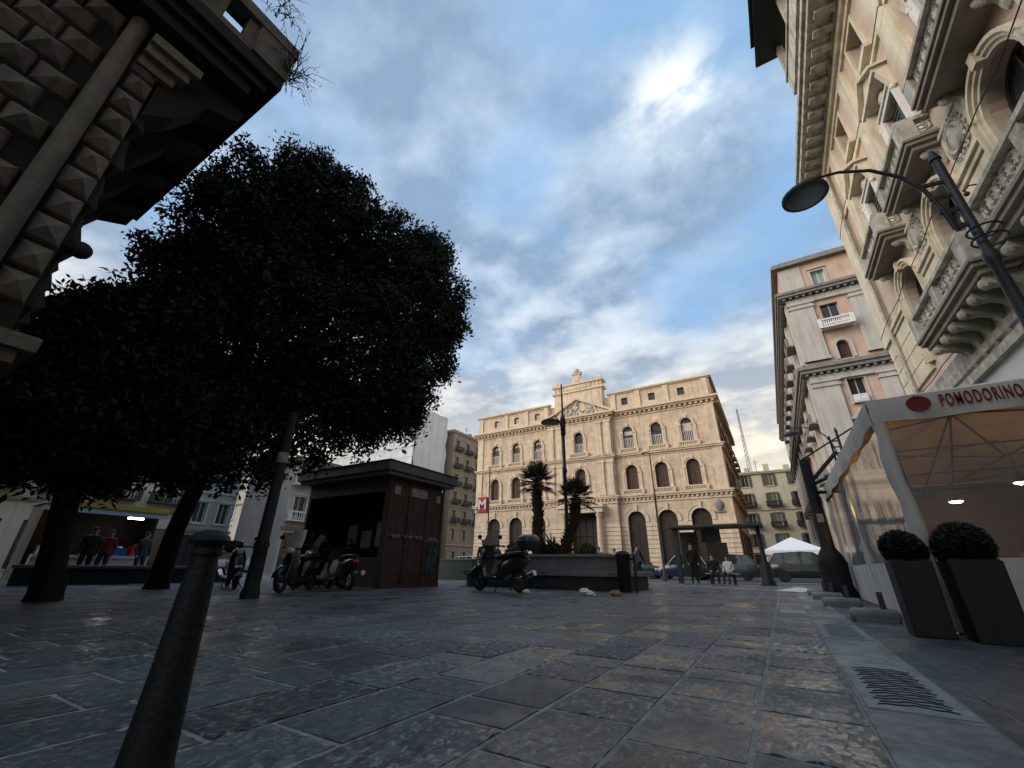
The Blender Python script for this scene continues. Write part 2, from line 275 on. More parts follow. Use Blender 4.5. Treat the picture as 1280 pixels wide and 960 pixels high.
M['sheet'] = mat('pale_scaffold_sheeting', (0.70, 0.74, 0.74), rough=0.8, var=0.10, scale=0.25, streak=0.25, grime=(0.40, 0.44, 0.44), bump=0.5, bscale=0.8)
M['apt'] = mat('tan_plaster', (0.34, 0.28, 0.215), rough=0.9, var=0.2, scale=0.5, streak=0.5)
M['aptpale'] = mat('greyish_plaster', (0.42, 0.38, 0.33), rough=0.9, var=0.15, scale=0.5, streak=0.4)
M['yellowbld'] = mat('pale_yellow_plaster', (0.56, 0.50, 0.39), rough=0.9, var=0.14, scale=0.4, streak=0.4)
M['greyfront'] = mat('cool_grey_front', (0.34, 0.38, 0.36), rough=0.9, var=0.14, scale=0.5, streak=0.4)
M['shade_green'] = mat('green_shutter_paint', (0.07, 0.085, 0.075), rough=0.6, var=0.15)
M['tealshutter'] = mat('pale_teal_shutter', (0.26, 0.36, 0.34), rough=0.6, var=0.12)
M['hill'] = mat('distant_hill_scrub', (0.10, 0.13, 0.14), rough=1, var=0.2, scale=0.02)
M['panel'] = mat('dark_panel', (0.022, 0.025, 0.024), rough=0.4, var=0.2, scale=4)
M['shelterglass'] = glass_mat('shelter_glass', (0.06, 0.07, 0.075), 0.1, 0.6)
M['graffiti'] = mat('grey_spray_paint', (0.23, 0.235, 0.23), rough=0.7, var=0.5, scale=9)
M['graffiti_blue'] = mat('teal_spray_paint', (0.06, 0.11, 0.11), rough=0.7, var=0.5, scale=9)
M['bulb'] = emit_mat('warm_bulb', (1.0, 0.58, 0.20), 45.0)
M['darkwall'] = mat('dark_brown_interior', (0.15, 0.095, 0.07), rough=0.8, var=0.3, scale=1.5)
M['drainstone'] = mat('worn_pale_stone', (0.29, 0.295, 0.28), rough=0.7, var=0.3, scale=6, bump=0.4, bscale=40)
M['stallbulb'] = emit_mat('stall_lamp', (1.0, 0.6, 0.2), 5.0)
M['coolbulb'] = emit_mat('cool_bulb', (1.0, 0.95, 0.85), 6.0)
M['drain'] = mat('black_drain_void', (0.006, 0.006, 0.006), rough=1, var=0.1)
M['wood'] = mat('dark_table_wood', (0.10, 0.05, 0.028), rough=0.55, var=0.2, scale=5)

# ------------------------------------------------------------------ mesh builder
class MB:
    def __init__(s, T=None): s.v = []; s.f = []; s.mi = []; s.cur = 0; s.T = T
    def add(s, pts, faces):
        b = len(s.v)
        for p in pts:
            p = s.T(p) if s.T else p
            s.v.append((p[0], p[1], p[2]))
        for f in faces: s.f.append([b + i for i in f]); s.mi.append(s.cur)
    def box(s, x0, x1, y0, y1, z0, z1):
        s.add([(x0, y0, z0), (x1, y0, z0), (x1, y1, z0), (x0, y1, z0), (x0, y0, z1), (x1, y0, z1), (x1, y1, z1), (x0, y1, z1)],
              [(0, 3, 2, 1), (4, 5, 6, 7), (0, 1, 5, 4), (1, 2, 6, 5), (2, 3, 7, 6), (3, 0, 4, 7)])
    def frustum(s, a, b):
        """a,b = (x0,x1,y0,y1,z) rectangles"""
        P = []
        for (x0, x1, y0, y1, z) in (a, b): P += [(x0, y0, z), (x1, y0, z), (x1, y1, z), (x0, y1, z)]
        s.add(P, [(0, 3, 2, 1), (4, 5, 6, 7), (0, 1, 5, 4), (1, 2, 6, 5), (2, 3, 7, 6), (3, 0, 4, 7)])
    def prism(s, pts, vec):
        """planar polygon pts (3D) pushed along vec"""
        n = len(pts); v = Vector(vec)
        P = [tuple(p) for p in pts] + [tuple(Vector(p) + v) for p in pts]
        F = [tuple(range(n))[::-1], tuple(range(n, 2 * n))]
        for i in range(n): j = (i + 1) % n; F.append((i, j, n + j, n + i))
        s.add(P, F)
    def tube(s, path, r, n=8, caps=True):
        path = [Vector(p) for p in path]; k = len(path)
        R = r if isinstance(r, (list, tuple)) else [r] * k
        P = []; prev = None
        for i, p in enumerate(path):
            d = (path[min(i + 1, k - 1)] - path[max(i - 1, 0)]).normalized()
            if prev is None:
                a = Vector((0, 0, 1)) if abs(d.z) < 0.9 else Vector((1, 0, 0))
                e1 = d.cross(a).normalized()
            else:
                e1 = (prev - d * prev.dot(d))
                e1 = e1.normalized() if e1.length > 1e-6 else d.orthogonal().normalized()
            e2 = d.cross(e1); prev = e1
            for j in range(n):
                t = 2 * PI * j / n
                P.append(p + (e1 * math.cos(t) + e2 * math.sin(t)) * R[i])
        F = []
        for i in range(k - 1):
            for j in range(n): j2 = (j + 1) % n; F.append((i * n + j, i * n + j2, (i + 1) * n + j2, (i + 1) * n + j))
        if caps: F.append(tuple(range(n))[::-1]); F.append(tuple((k - 1) * n + j for j in range(n)))
        s.add(P, F)
    def ring(s, c, R, r, axis, n=14, m=5):
        c = Vector(c); ax = Vector(axis).normalized(); e1 = ax.orthogonal().normalized(); e2 = ax.cross(e1)
        P = []; F = []
        for i in range(n):
            t = 2 * PI * i / n; d = e1 * math.cos(t) + e2 * math.sin(t)
            for j in range(m):
                q = 2 * PI * j / m; P.append(c + d * (R + r * math.cos(q)) + ax * (r * math.sin(q)))
        for i in range(n):
            for j in range(m):
                i2 = (i + 1) % n; j2 = (j + 1) % m; F.append((i * m + j, i2 * m + j, i2 * m + j2, i * m + j2))
        s.add(P, F)
    def lathe(s, prof, c=(0, 0, 0), n=14, axis='z'):
        P = []; F = []
        for (r, z) in prof:
            for j in range(n):
                t = 2 * PI * j / n; x, y = r * math.cos(t), r * math.sin(t)
                if axis == 'z': q = (c[0] + x, c[1] + y, c[2] + z)
                elif axis == 'y': q = (c[0] + x, c[1] + z, c[2] + y)
                else: q = (c[0] + z, c[1] + x, c[2] + y)
                P.append(q)
        k = len(prof)
        for i in range(k - 1):
            for j in range(n): j2 = (j + 1) % n; F.append((i * n + j, i * n + j2, (i + 1) * n + j2, (i + 1) * n + j))
        F.append(tuple(range(n))[::-1]); F.append(tuple((k - 1) * n + j for j in range(n)))
        s.add(P, F)
    def ell(s, c, r, n=12, m=8, jit=0.0):
        P = []; F = []
        for i in range(m + 1):
            a = PI * i / m - PI / 2
            for j in range(n):
                t = 2 * PI * j / n; k = 1 + random.uniform(-jit, jit)
                P.append((c[0] + r[0] * k * math.cos(a) * math.cos(t), c[1] + r[1] * k * math.cos(a) * math.sin(t), c[2] + r[2] * k * math.sin(a)))
        for i in range(m):
            for j in range(n): j2 = (j + 1) % n; F.append((i * n + j, i * n + j2, (i + 1) * n + j2, (i + 1) * n + j))
        s.add(P, F)
    def loft(s, secs, closed_ring=True):
        n = len(secs[0]); P = [p for sec in secs for p in sec]; F = []
        for i in range(len(secs) - 1):
            for j in range(n if closed_ring else n - 1):
                j2 = (j + 1) % n; F.append((i * n + j, i * n + j2, (i + 1) * n + j2, (i + 1) * n + j))
        if closed_ring: F.append(tuple(range(n))[::-1]); F.append(tuple((len(secs) - 1) * n + j for j in range(n)))
        s.add(P, F)
    def mesh(s, name, mats, smooth=None):
        me = bpy.data.meshes.new(name); me.from_pydata(s.v, [], s.f)
        for m in (mats if isinstance(mats, (list, tuple)) else [mats]): me.materials.append(m)
        bm = bmesh.new(); bm.from_mesh(me)
        bm.faces.ensure_lookup_table()
        if any(s.mi):
            for f, i in zip(bm.faces, s.mi): f.material_index = i
        bmesh.ops.remove_doubles(bm, verts=bm.verts, dist=1e-5)
        bmesh.ops.recalc_face_normals(bm, faces=bm.faces)
        bm.to_mesh(me); bm.free()
        if smooth:
            for p in me.polygons: p.use_smooth = True
            me.set_sharp_from_angle(angle=math.radians(smooth))
        return me
    def mark(s):
        if not hasattr(s, 'marks'): s.marks = []
        s.marks.append((len(s.v), len(s.f)))
    def build_each(s, name, mats, parent=None, loc=(0, 0, 0), smooth=None, bevel=0):
        """one object per marked piece"""
        mk = s.marks + [(len(s.v), len(s.f))]
        for (a, fa), (c, fc) in zip(mk[:-1], mk[1:]):
            q = MB(); q.v = s.v[a:c]; q.f = [[i - a for i in f] for f in s.f[fa:fc]]; q.mi = s.mi[fa:fc]
            if q.v: q.build(name, mats, parent, loc, smooth, bevel)
    def build(s, name, mats, parent=None, loc=(0, 0, 0), smooth=None, bevel=0):
        o = inst(name, s.mesh(name, mats, smooth), parent, loc)
        if bevel:
            md = o.modifiers.new('bevel', 'BEVEL'); md.width = bevel; md.segments = 2; md.limit_method = 'ANGLE'
        return o

def inst(name, me, parent=None, loc=(0, 0, 0), rotz=0):
    o = bpy.data.objects.new(name, me); COL.objects.link(o)
    o.parent = parent; o.location = loc; o.rotation_euler = (0, 0, rotz)
    return o
def tag(o, label=None, cat=None, group=None, kind=None):
    if label: o['label'] = label
    if cat: o['category'] = cat
    if group: o['group'] = group
    if kind: o['kind'] = kind
    return o
def thing(name, label, cat, loc=(0, 0, 0), rotz=0, group=None):
    o = bpy.data.objects.new(name, None); COL.objects.link(o); o.empty_display_size = 0.3
    o.location = loc; o.rotation_euler = (0, 0, rotz)
    return tag(o, label, cat, group)
def dup(root, loc, rotz, label, group=None, swap=None):
    """copy of a thing with its parts and sub-parts; swap replaces materials by name"""
    def cp(o, par):
        c = o.copy(); COL.objects.link(c); c.parent = par
        if swap and o.type == 'MESH' and any(m and m.name in swap for m in o.data.materials):
            c.data = o.data.copy()
            for i, m in enumerate(c.data.materials):
                if m and m.name in swap: c.data.materials[i] = swap[m.name]
        for ch in [k for k in COL.objects if k.parent is o]: cp(ch, c)
        return c
    r = cp(root, None); r.location = loc; r.rotation_euler = (0, 0, rotz); r['label'] = label
    if group: r['group'] = group
    return r

# facade helpers: local (u along the front, n outwards, z up)
def fac(U, N):
    U = Vector(U); N = Vector(N)
    return lambda p: tuple(U * p[0] + N * p[1] + Vector((0, 0, p[2])))
def arch(u0, u1, z0, zs, n=12):
    c = (u0 + u1) / 2; r = (u1 - u0) / 2
    return [(u0, z0), (u1, z0)] + [(c + r * math.cos(PI * i / n), zs + r * math.sin(PI * i / n)) for i in range(n + 1)]
def rect(u0, u1, z0, z1): return [(u0, z0), (u1, z0), (u1, z1), (u0, z1)]
def wall_sheet(mb, outer, holes, depth, n=0.0):
    loops = [outer] + holes
    tris = geometry.tessellate_polygon([[Vector((p[0], p[1], 0)) for p in l] for l in loops])
    flat = [p for l in loops for p in l]
    mb.add([(p[0], n, p[1]) for p in flat], [tuple(t) for t in tris])
    for l in loops:
        k = len(l)
        mb.add([(p[0], n, p[1]) for p in l] + [(p[0], n - depth, p[1]) for p in l], [(i, (i + 1) % k, k + (i + 1) % k, k + i) for i in range(k)])
def ustrip(mb, w, hs, t, n0, n1, arched=True, z0=0.0, seg=12, bottom=False):
    """surround round an opening centred on u=0: width w, springing hs above 0, thickness t"""
    def line(h):
        if arched:
            return [(-h, z0)] + [(h * math.cos(PI - PI * i / seg), hs + h * math.sin(PI - PI * i / seg)) for i in range(seg + 1)] + [(h, z0)]
        e = h - w / 2
        return [(-h, z0), (-h, hs + e), (h, hs + e), (h, z0)]
    a = line(w / 2); b = line(w / 2 + t); k = len(a)
    P = [(p[0], n0, p[1]) for p in a] + [(p[0], n0, p[1]) for p in b] + [(p[0], n1, p[1]) for p in a] + [(p[0], n1, p[1]) for p in b]
    F = []
    for i in range(k - 1):
        j = i + 1
        F += [(i, j, k + j, k + i), (2 * k + i, 3 * k + i, 3 * k + j, 2 * k + j), (i, 2 * k + i, 2 * k + j, j), (k + i, k + j, 3 * k + j, 3 * k + i)]
    F += [(0, k, 3 * k, 2 * k), (k - 1, 3 * k - 1, 4 * k - 1, 2 * k - 1)]
    mb.add(P, F)
    if bottom: mb.box(-w / 2 - t, w / 2 + t, n0, n1, z0 - t, z0)
def window_meshes(T, tag_, w, hs, arched, fmat, pmat, mull=1, transom=True, bars=0, fw=0.09, panel=0.0, panelmat=None):
    """(frame mesh, pane mesh) about the opening's bottom centre, set back in the reveal by the caller"""
    f = MB(T); ustrip(f, w - 2 * fw, hs, fw, -0.06, 0.0, arched, 0.0)
    f.box(-w / 2 + fw, w / 2 - fw, -0.06, 0.0, 0, fw)
    top = hs + (w / 2 - fw if arched else 0)
    for i in range(mull):
        u = -w / 2 + w * (i + 1) / (mull + 1); f.box(u - 0.035, u + 0.035, -0.05, -0.005, fw, top * 0.995)
    if transom: f.box(-w / 2 + fw, w / 2 - fw, -0.055, -0.002, hs - 0.05, hs + 0.05)
    for i in range(bars):
        u = -w / 2 + w * (i + 1) / (bars + 1); f.box(u - 0.028, u + 0.028, -0.04, 0.012, fw, hs * 0.62)
    p = MB(T)
    poly = arch(-w / 2, w / 2, 0, hs) if arched else rect(-w / 2, w / 2, 0, hs)
    p.add([(q[0], -0.045, q[1]) for q in poly], [tuple(range(len(poly)))])
    return f.mesh(tag_ + '_frame', fmat), p.mesh(tag_ + '_pane', pmat)
def put_window(root, T, meshes, u, z, n=-0.25, name='window'):
    o = inst(name, meshes[0], root, T((u, n, z))); inst('pane', meshes[1], o); return o
# ------------------------------------------------------------------ setting
def sheet(name, x0, x1, y0, y1, z, m):
    b = MB(); b.add([(x0, y0, z), (x1, y0, z), (x1, y1, z), (x0, y1, z)], [(0, 1, 2, 3)])
    return tag(b.build(name, m), kind='structure')
sheet('ground', -400, 400, -300, 500, -0.012, M['asphalt'])
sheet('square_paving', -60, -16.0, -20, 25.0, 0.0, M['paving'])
sheet('joint_bed', -16.0, 0.2, -20, 25.0, -0.0055, M['jointsand'])
def vnoise(x, y, seed):
    """smooth value noise on arrays"""
    xi = np.floor(x).astype(np.int64); yi = np.floor(y).astype(np.int64); fx = x - xi; fy = y - yi; fx = fx * fx * (3 - 2 * fx); fy = fy * fy * (3 - 2 * fy)
    def h(a, c): n = (a * 374761393 + c * 668265263 + seed * 974634) & 0xffffffff; n = ((n ^ (n >> 13)) * 1274126177) & 0xffffffff; return ((n ^ (n >> 16)) & 0xffff) / 65535.0
    return (h(xi, yi) * (1 - fx) + h(xi + 1, yi) * fx) * (1 - fy) + (h(xi, yi + 1) * (1 - fx) + h(xi + 1, yi + 1) * fx) * fy
def slabs():
    rs = np.random.RandomState(5); VV = []; FF = []; TO = []; RO = []; WE = []; nv = 0
    roww = 0.43; gap = 0.011
    for r in range(38):
        x1 = 0.2 - r * roww; x0 = x1 - roww; y = -3.0 - rs.rand() * 0.6
        while y < 25.0:
            L = rs.choice([0.32, 0.45, 0.58, 0.7, 0.85]); ya, yb = y, min(y + L, 25.0); y = yb
            if yb - ya < 0.08: continue
            cx, cy = (x0 + x1) / 2, (ya + yb) / 2; d = math.hypot(cx, cy)
            res = 0.012 if d < 3.2 else 0.017 if d < 5.5 else 0.04 if d < 9 else 0.12
            nx = max(2, int(roww / res)); ny = max(2, int((yb - ya) / res))
            gx = np.linspace(x0 + gap + rs.rand() * .004, x1 - gap - rs.rand() * .004, nx + 1); gy = np.linspace(ya + gap + rs.rand() * .004, yb - gap - rs.rand() * .004, ny + 1)
            X, Y = np.meshgrid(gx, gy, indexing='ij')
            rough = float(np.clip(rs.normal(0.75, 0.32), 0.12, 1.2)); wear = vnoise(X * 1.3, Y * 1.3, 11)
            amp = 0.0115 * rough * np.clip(0.25 + 1.5 * (wear - 0.25), 0.15, 1.4)
            n = 0.9 * (vnoise(X * 25, Y * 15, 3) - .5) + 1.15 * (vnoise(X * 52 + 7, Y * 30, 4) - .5) + 0.4 * (vnoise(X * 8, Y * 5, 9) - .5)
            fade = 1.0 if d < 9 else 0.5
            Z = np.maximum(amp * n * fade, -0.0022 + 0.0005 * vnoise(X * 7, Y * 7, 6)) + rs.normal(0, .0008) + (X - cx) * rs.normal(0, .005) + (Y - cy) * rs.normal(0, .003)
            ex = np.minimum(np.minimum(X - x0, x1 - X), np.minimum(Y - ya, yb - Y)); Z -= 0.0045 * np.clip(1 - ex / 0.03, 0, 1) ** 2 * (1 + vnoise(X * 18, Y * 18, 2))
            # rim carried down to the bed
            idx = np.arange((nx + 1) * (ny + 1)).reshape(nx + 1, ny + 1) + nv
            VV.append(np.stack([X, Y, Z], -1).reshape(-1, 3)); FF.append(np.stack([idx[:-1, :-1], idx[1:, :-1], idx[1:, 1:], idx[:-1, 1:]], -1).reshape(-1, 4)); k = nx * ny
            ring = np.concatenate([idx[:, 0], idx[-1, 1:], idx[-2::-1, -1], idx[0, -2:0:-1]]); P = np.stack([X, Y, Z], -1).reshape(-1, 3)[ring - nv].copy(); P[:, 2] = -0.012
            nv += (nx + 1) * (ny + 1); ri = np.arange(len(ring)) + nv; VV.append(P); FF.append(np.stack([ring, np.roll(ring, -1), np.roll(ri, -1), ri], -1)); nv += len(ring); k += len(ring)
            TO.append(np.full(k, 0.080 * math.exp(rs.normal(0, .24)))); RO.append(np.full(k, rough)); WE.append(np.full(k, float(np.clip(rs.normal(.5, .3) + 0.6 * math.exp(-(0.2 - cx) / 0.9), 0, 1.3))))
    V = np.concatenate(VV).astype(np.float32); F = np.concatenate(FF).astype(np.int32); nf = len(F)
    me = bpy.data.meshes.new('paving_slabs'); me.vertices.add(len(V)); me.vertices.foreach_set('co', V.ravel()); me.loops.add(4 * nf); me.loops.foreach_set('vertex_index', F.ravel())
    me.polygons.add(nf); me.polygons.foreach_set('loop_start', np.arange(0, 4 * nf, 4, dtype=np.int32)); me.polygons.foreach_set('loop_total', np.full(nf, 4, dtype=np.int32)); me.update(calc_edges=True)
    for nm, A in (('tone', TO), ('rough', RO), ('wet', WE)): a = me.attributes.new(nm, 'FLOAT', 'FACE'); a.data.foreach_set('value', np.concatenate(A).astype(np.float32))
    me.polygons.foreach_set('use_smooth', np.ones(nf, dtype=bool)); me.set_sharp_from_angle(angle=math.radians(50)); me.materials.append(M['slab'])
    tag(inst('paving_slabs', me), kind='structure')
slabs()
sheet('gutter_strip', 0.2, 0.64, -20, 25.0, 0.0, M['gutter'])
sheet('sidewalk', 0.64, 20, -20, 25.0, 0.0, M['side_paving'])
b = MB()
def ribbon(b, p, q, w, z=0.014):
    p = Vector((*p, 0)); q = Vector((*q, 0)); d = (q - p).normalized(); s = Vector((-d.y, d.x, 0)) * w / 2
    b.add([tuple(v + Vector((0, 0, z))) for v in (p - s, q - s, q + s, p + s)], [(0, 1, 2, 3)])
ribbon(b, (-6.6, 23.3), (0.12, 16.6), 0.16)
tag(b.build('road_marking', M['roadpaint']), kind='structure')
b = MB(); b.add([(-0.35, 17.6, 0.018), (0.35, 16.6, 0.018), (1.2, 19.6, 0.018), (0.3, 21.2, 0.018)], [(0, 1, 2, 3)])
b.add([(-0.5, 28.4, 0.018), (2.5, 28.4, 0.018), (2.5, 28.9, 0.018), (-0.5, 28.9, 0.018)], [(0, 1, 2, 3)])
tag(b.build('crossing_marking', M['roadpaint']), kind='structure')
b = MB(); b.add([(-9, 26.2, 0.006), (6, 26.2, 0.006), (6, 26.5, 0.006), (-9, 26.5, 0.006)], [(0, 1, 2, 3)])
tag(b.build('kerb_line', M['greystone']), kind='structure')
# far hill seen down the left-hand street
b = MB()
pts = [(-420, 60, -3), (-420, 260, -3)]
sec = []
for i in range(24):
    t = i / 23; y = 90 + 190 * t; hgt = 46 * math.exp(-((t - 0.5) / 0.3) ** 2) + 3 * math.sin(t * 31)
    sec.append([(-360, y, -2), (-390, y, hgt * 0.7), (-430, y, hgt), (-520, y, -2)])
b.loft(sec); tag(b.build('hill', M['hill'], smooth=60), kind='structure')

# ------------------------------------------------------------------ exchange palace at the end of the square
FB = fac((1, 0, 0), (0, -1, 0))
borsa = thing('stock_exchange_palace', 'long warm stone palace with arched windows, dentil cornices and a central pediment', 'palace', (-37.6, 52, 0))
W = 34.4; CU = 17.2; bays = [3.4, 7.0, 10.6, 23.8, 27.4, 31.0]
ZC = 20.0
holes = []
for u in bays:
    holes.append(arch(u - 1.05, u + 1.05, 0.05, 6.0))
    holes.append(arch(u - 0.75, u + 0.75, 9.5, 11.85)); holes.append(arch(u - 0.66, u + 0.66, 14.75, 17.0))
    holes.append(rect(u - 0.42, u + 0.42, 20.75, 21.75))
b = MB(FB)
for (ua, ub) in ((0, 12.6), (21.8, W)):
    wall_sheet(b, rect(ua, ub, 0, 22.4), [h for h in holes if ua < h[0][0] < ub], 0.38)
cen = [rect(CU - 1.75, CU + 1.75, 0.02, 7.6), arch(CU - 0.75, CU + 0.75, 9.6, 11.9), arch(CU - 0.62, CU + 0.62, 14.75, 17.1)]
bb = MB(FB); wall_sheet(bb, rect(12.6, 21.8, 0, 20.2), cen, 0.9, n=0.6)
b.box(0, W, -22, -0.385, 0, 22.4)
b.build('wall', M['borsa'], borsa); bb.build('centre_wall', M['borsa'], borsa)
# rusticated ground floor: real courses between the arches
b = MB(FB); edges = [0] + sum([[u - 1.05, u + 1.05] for u in bays[:3]], []) + [12.55]
def courses(b, segs, z0, z1, hgt, gap, n1, n0=0.0):
    for (a, c) in segs:
        z = z0; b.mark()
        while z < z1 - 0.05: b.box(a, c, n0 + 0.002, n1, z, min(z + hgt - gap, z1)); z += hgt
sg = [(edges[i], edges[i + 1]) for i in range(0, len(edges), 2)]
sg2 = [(W - q, W - p) for (p, q) in sg]
courses(b, sg + sg2, 0.9, 5.7, 0.48, 0.07, 0.10)
courses(b, [(12.5, CU - 1.9), (CU + 1.9, 21.9)], 0.9, 5.7, 0.48, 0.07, 0.70, 0.6)
for (a, c) in sg + sg2: b.mark(); b.box(a - 0.0, c + 0.0, 0.002, 0.16, 0, 0.8)
for (a, c) in ((12.45, CU - 1.85), (CU + 1.85, 21.95)): b.mark(); b.box(a, c, 0.602, 0.76, 0, 0.8)
b.build_each('rusticated_pier', M['borsa_pale'], borsa)
# string courses, cornices
def cornice(b, segs, z, steps, dent=None):
    """segs (u0,u1,nbase); steps [(dz0,dz1,proj)]; dent (z0,z1,proj,pitch,width)"""
    for (a, c, n) in segs:
        b.mark()
        for (d0, d1, pr) in steps: b.box(a - pr, c + pr, n - 0.3, n + pr, z + d0, z + d1)
        if dent:
            u = a + 0.05
            while u < c: b.box(u, u + dent[4], n, n + dent[2], z + dent[0], z + dent[1]); u += dent[3]
SG = [(0, 12.6, 0.0), (12.6, 21.8, 0.6), (21.8, W, 0.0)]
b = MB(FB)
cornice(b, SG, 8.0, [(0.0, 0.25, 0.10), (0.55, 0.75, 0.32), (0.75, 0.9, 0.42)], dent=(0.27, 0.53, 0.22, 0.5, 0.24))
b.build_each('first_string_course', M['borsa_pale'], borsa)
b = MB(FB); cornice(b, SG, 13.6, [(0, 0.2, 0.08), (0.2, 0.4, 0.26), (0.4, 0.52, 0.36)]); b.build_each('second_string_course', M['borsa_pale'], borsa)
b = MB(FB); cornice(b, SG, 19.0, [(0, 0.22, 0.1), (0.5, 0.72, 0.45), (0.72, 0.95, 0.66)], dent=(0.24, 0.49, 0.34, 0.62, 0.3)); b.build_each('main_cornice', M['borsa_pale'], borsa)
b = MB(FB); cornice(b, [(0, 12.6, 0), (21.8, W, 0)], 22.4, [(0, 0.16, 0.12), (0.16, 0.34, 0.3)]); 
b.mark(); b.box(0.2, 12.4, -1.0, -0.2, 22.7, 23.0); b.mark(); b.box(22, W - 0.2, -1.0, -0.2, 22.7, 23.0); b.build_each('attic_cornice', M['borsa_pale'], borsa)
b = MB(FB)
for u in [0.55, 5.2, 8.8, 12.1, 22.3, 25.6, 29.2, W - 0.55]: b.mark(); b.box(u - 0.32, u + 0.32, 0.002, 0.16, 20.0, 22.39)
b.build_each('attic_pilaster', M['borsa_pale'], borsa)
# wall panels and pilasters that break up the upper floors
b = MB(FB)
for u in (0.55, W - 0.55):
    for (z0, z1) in ((8.95, 13.55), (14.15, 18.95)): b.mark(); b.box(u - 0.5, u + 0.5, 0.002, 0.14, z0, z1)
for u in (13.1, 14.3, 20.1, 21.3):
    for (z0, z1) in ((9.0, 13.1), (14.2, 18.5)): b.mark(); b.box(u - 0.38, u + 0.38, 0.602, 0.78, z0, z1); b.box(u - 0.5, u + 0.5, 0.602, 0.84, z1, z1 + 0.35); b.box(u - 0.46, u + 0.46, 0.602, 0.82, z0, z0 + 0.3)
b.build_each('pilaster', M['borsa_pale'], borsa)
# windows
w1 = window_meshes(FB, 'first_floor_window', 1.5, 2.35, True, M['brownwood'], M['brownwood'], mull=1, bars=0)
w2 = window_meshes(FB, 'second_floor_window', 1.32, 2.25, True, M['brownwood'], M['glass'], mull=1)
w3 = window_meshes(FB, 'attic_window', 0.84, 1.0, False, M['brownwood'], M['glass'], mull=0, transom=False, fw=0.07)
wa = window_meshes(FB, 'ground_arch', 2.1, 5.95, True, M['darkdoor'], M['archdark'], mull=1, fw=0.12)
b = MB(FB)
for i in range(7): u = -0.62 + 1.24 * i / 6; b.box(u - 0.045, u + 0.045, -0.02, 0.05, 0.06, 1.3)
b.box(-0.66, 0.66, -0.02, 0.06, 1.28, 1.38); barm = b.mesh('window_bars', M['paleframe'])
def surround(w, hs, t, n, ears=True):
    b = MB(FB); ustrip(b, w, hs, t, 0.0, n, True)
    ustrip(b, w + 2 * t - 0.02, hs, 0.1, 0.0, n + 0.07, True, z0=hs - 0.02)
    b.box(-0.14, 0.14, 0, n + 0.14, hs + w / 2 - 0.02, hs + w / 2 + 0.42)
    for s in (-1, 1): b.box(s * (w / 2 + t) - 0.22, s * (w / 2 + t) + 0.22, 0, n + 0.09, hs - 0.28, hs)
    for s in (-1, 1):
        c = s * (w / 2 + t + 0.12); b.box(c - 0.13, c + 0.13, 0, n + 0.05, 0, hs - 0.28)
    return b.mesh('window_surround', M['borsa_pale'])
s1 = surround(1.5, 2.35, 0.22, 0.12); s2 = surround(1.32, 2.25, 0.18, 0.09)
b = MB(FB); ustrip(b, 2.1, 5.95, 0.34, 0.0, 0.09, True, z0=5.7); ustrip(b, 2.78, 5.95, 0.09, 0.0, 0.15, True, z0=5.7)
b.box(-0.2, 0.2, 0, 0.26, 6.95, 7.75); sa = b.mesh('archivolt', M['borsa_pale'])
def balustrade(T, wd, hgt, nb, depth, m, n0=0.0):
    b = MB(T); b.box(-wd / 2, wd / 2, n0, depth, 0, 0.13); b.box(-wd / 2, wd / 2, depth - 0.2, depth, hgt - 0.14, hgt)
    for s in (-1, 1): b.box(s * wd / 2 - 0.13, s * wd / 2 + 0.13, depth - 0.24, depth + 0.02, 0, hgt + 0.02)
    for i in range(nb):
        u = -wd / 2 + wd * (i + 1) / (nb + 1)
        prof = [(0.05, 0.13), (0.05, 0.2), (0.085, 0.32), (0.04, 0.52), (0.055, hgt - 0.14)]
        b.lathe(prof, (u, depth - 0.1, 0), n=6)
    return b.mesh('balustrade', m)
bl1 = balustrade(FB, 2.5, 0.62, 9, 0.42, M['borsa_pale']); bl2 = balustrade(FB, 2.3, 0.6, 9, 0.38, M['borsa_pale'])
for u in bays:
    put_window(borsa, FB, wa, u, 0.05); inst('archivolt', sa, borsa, FB((u, 0, 0)))
    put_window(borsa, FB, w1, u, 9.5); inst('window_surround', s1, borsa, FB((u, 0, 9.5))); inst('balustrade', bl1, borsa, FB((u, 0.0, 8.91)))
    o = put_window(borsa, FB, w2, u, 14.75); inst('window_bars', barm, o, FB((0, 0.05, 0)))
    inst('window_surround', s2, borsa, FB((u, 0, 14.75))); inst('balustrade', bl2, borsa, FB((u, 0.0, 14.13)))
    put_window(borsa, FB, w3, u, 20.75)
    hb = MB(FB); hh = random.choice([0.5, 0.9, 1.5, 2.0]); hb.box(-0.55, 0.55, 0.0, 0.02, 2.3 - hh, 2.3); hb.build('blind', M['paleframe'] if random.random() < .4 else M['brownwood'], o, FB((0, 0.012, 0)))
o = put_window(borsa, FB, w1, CU, 9.6, 0.2); inst('window_surround', s1, borsa, FB((CU, 0.6, 9.6)))
o = put_window(borsa, FB, w2, CU, 14.75, 0.25); inst('window_bars', barm, o, FB((0, 0.05, 0))); inst('window_surround', s2, borsa, FB((CU, 0.6, 14.75)))
inst('balustrade', bl1, borsa, FB((CU, 0.6, 14.13)))
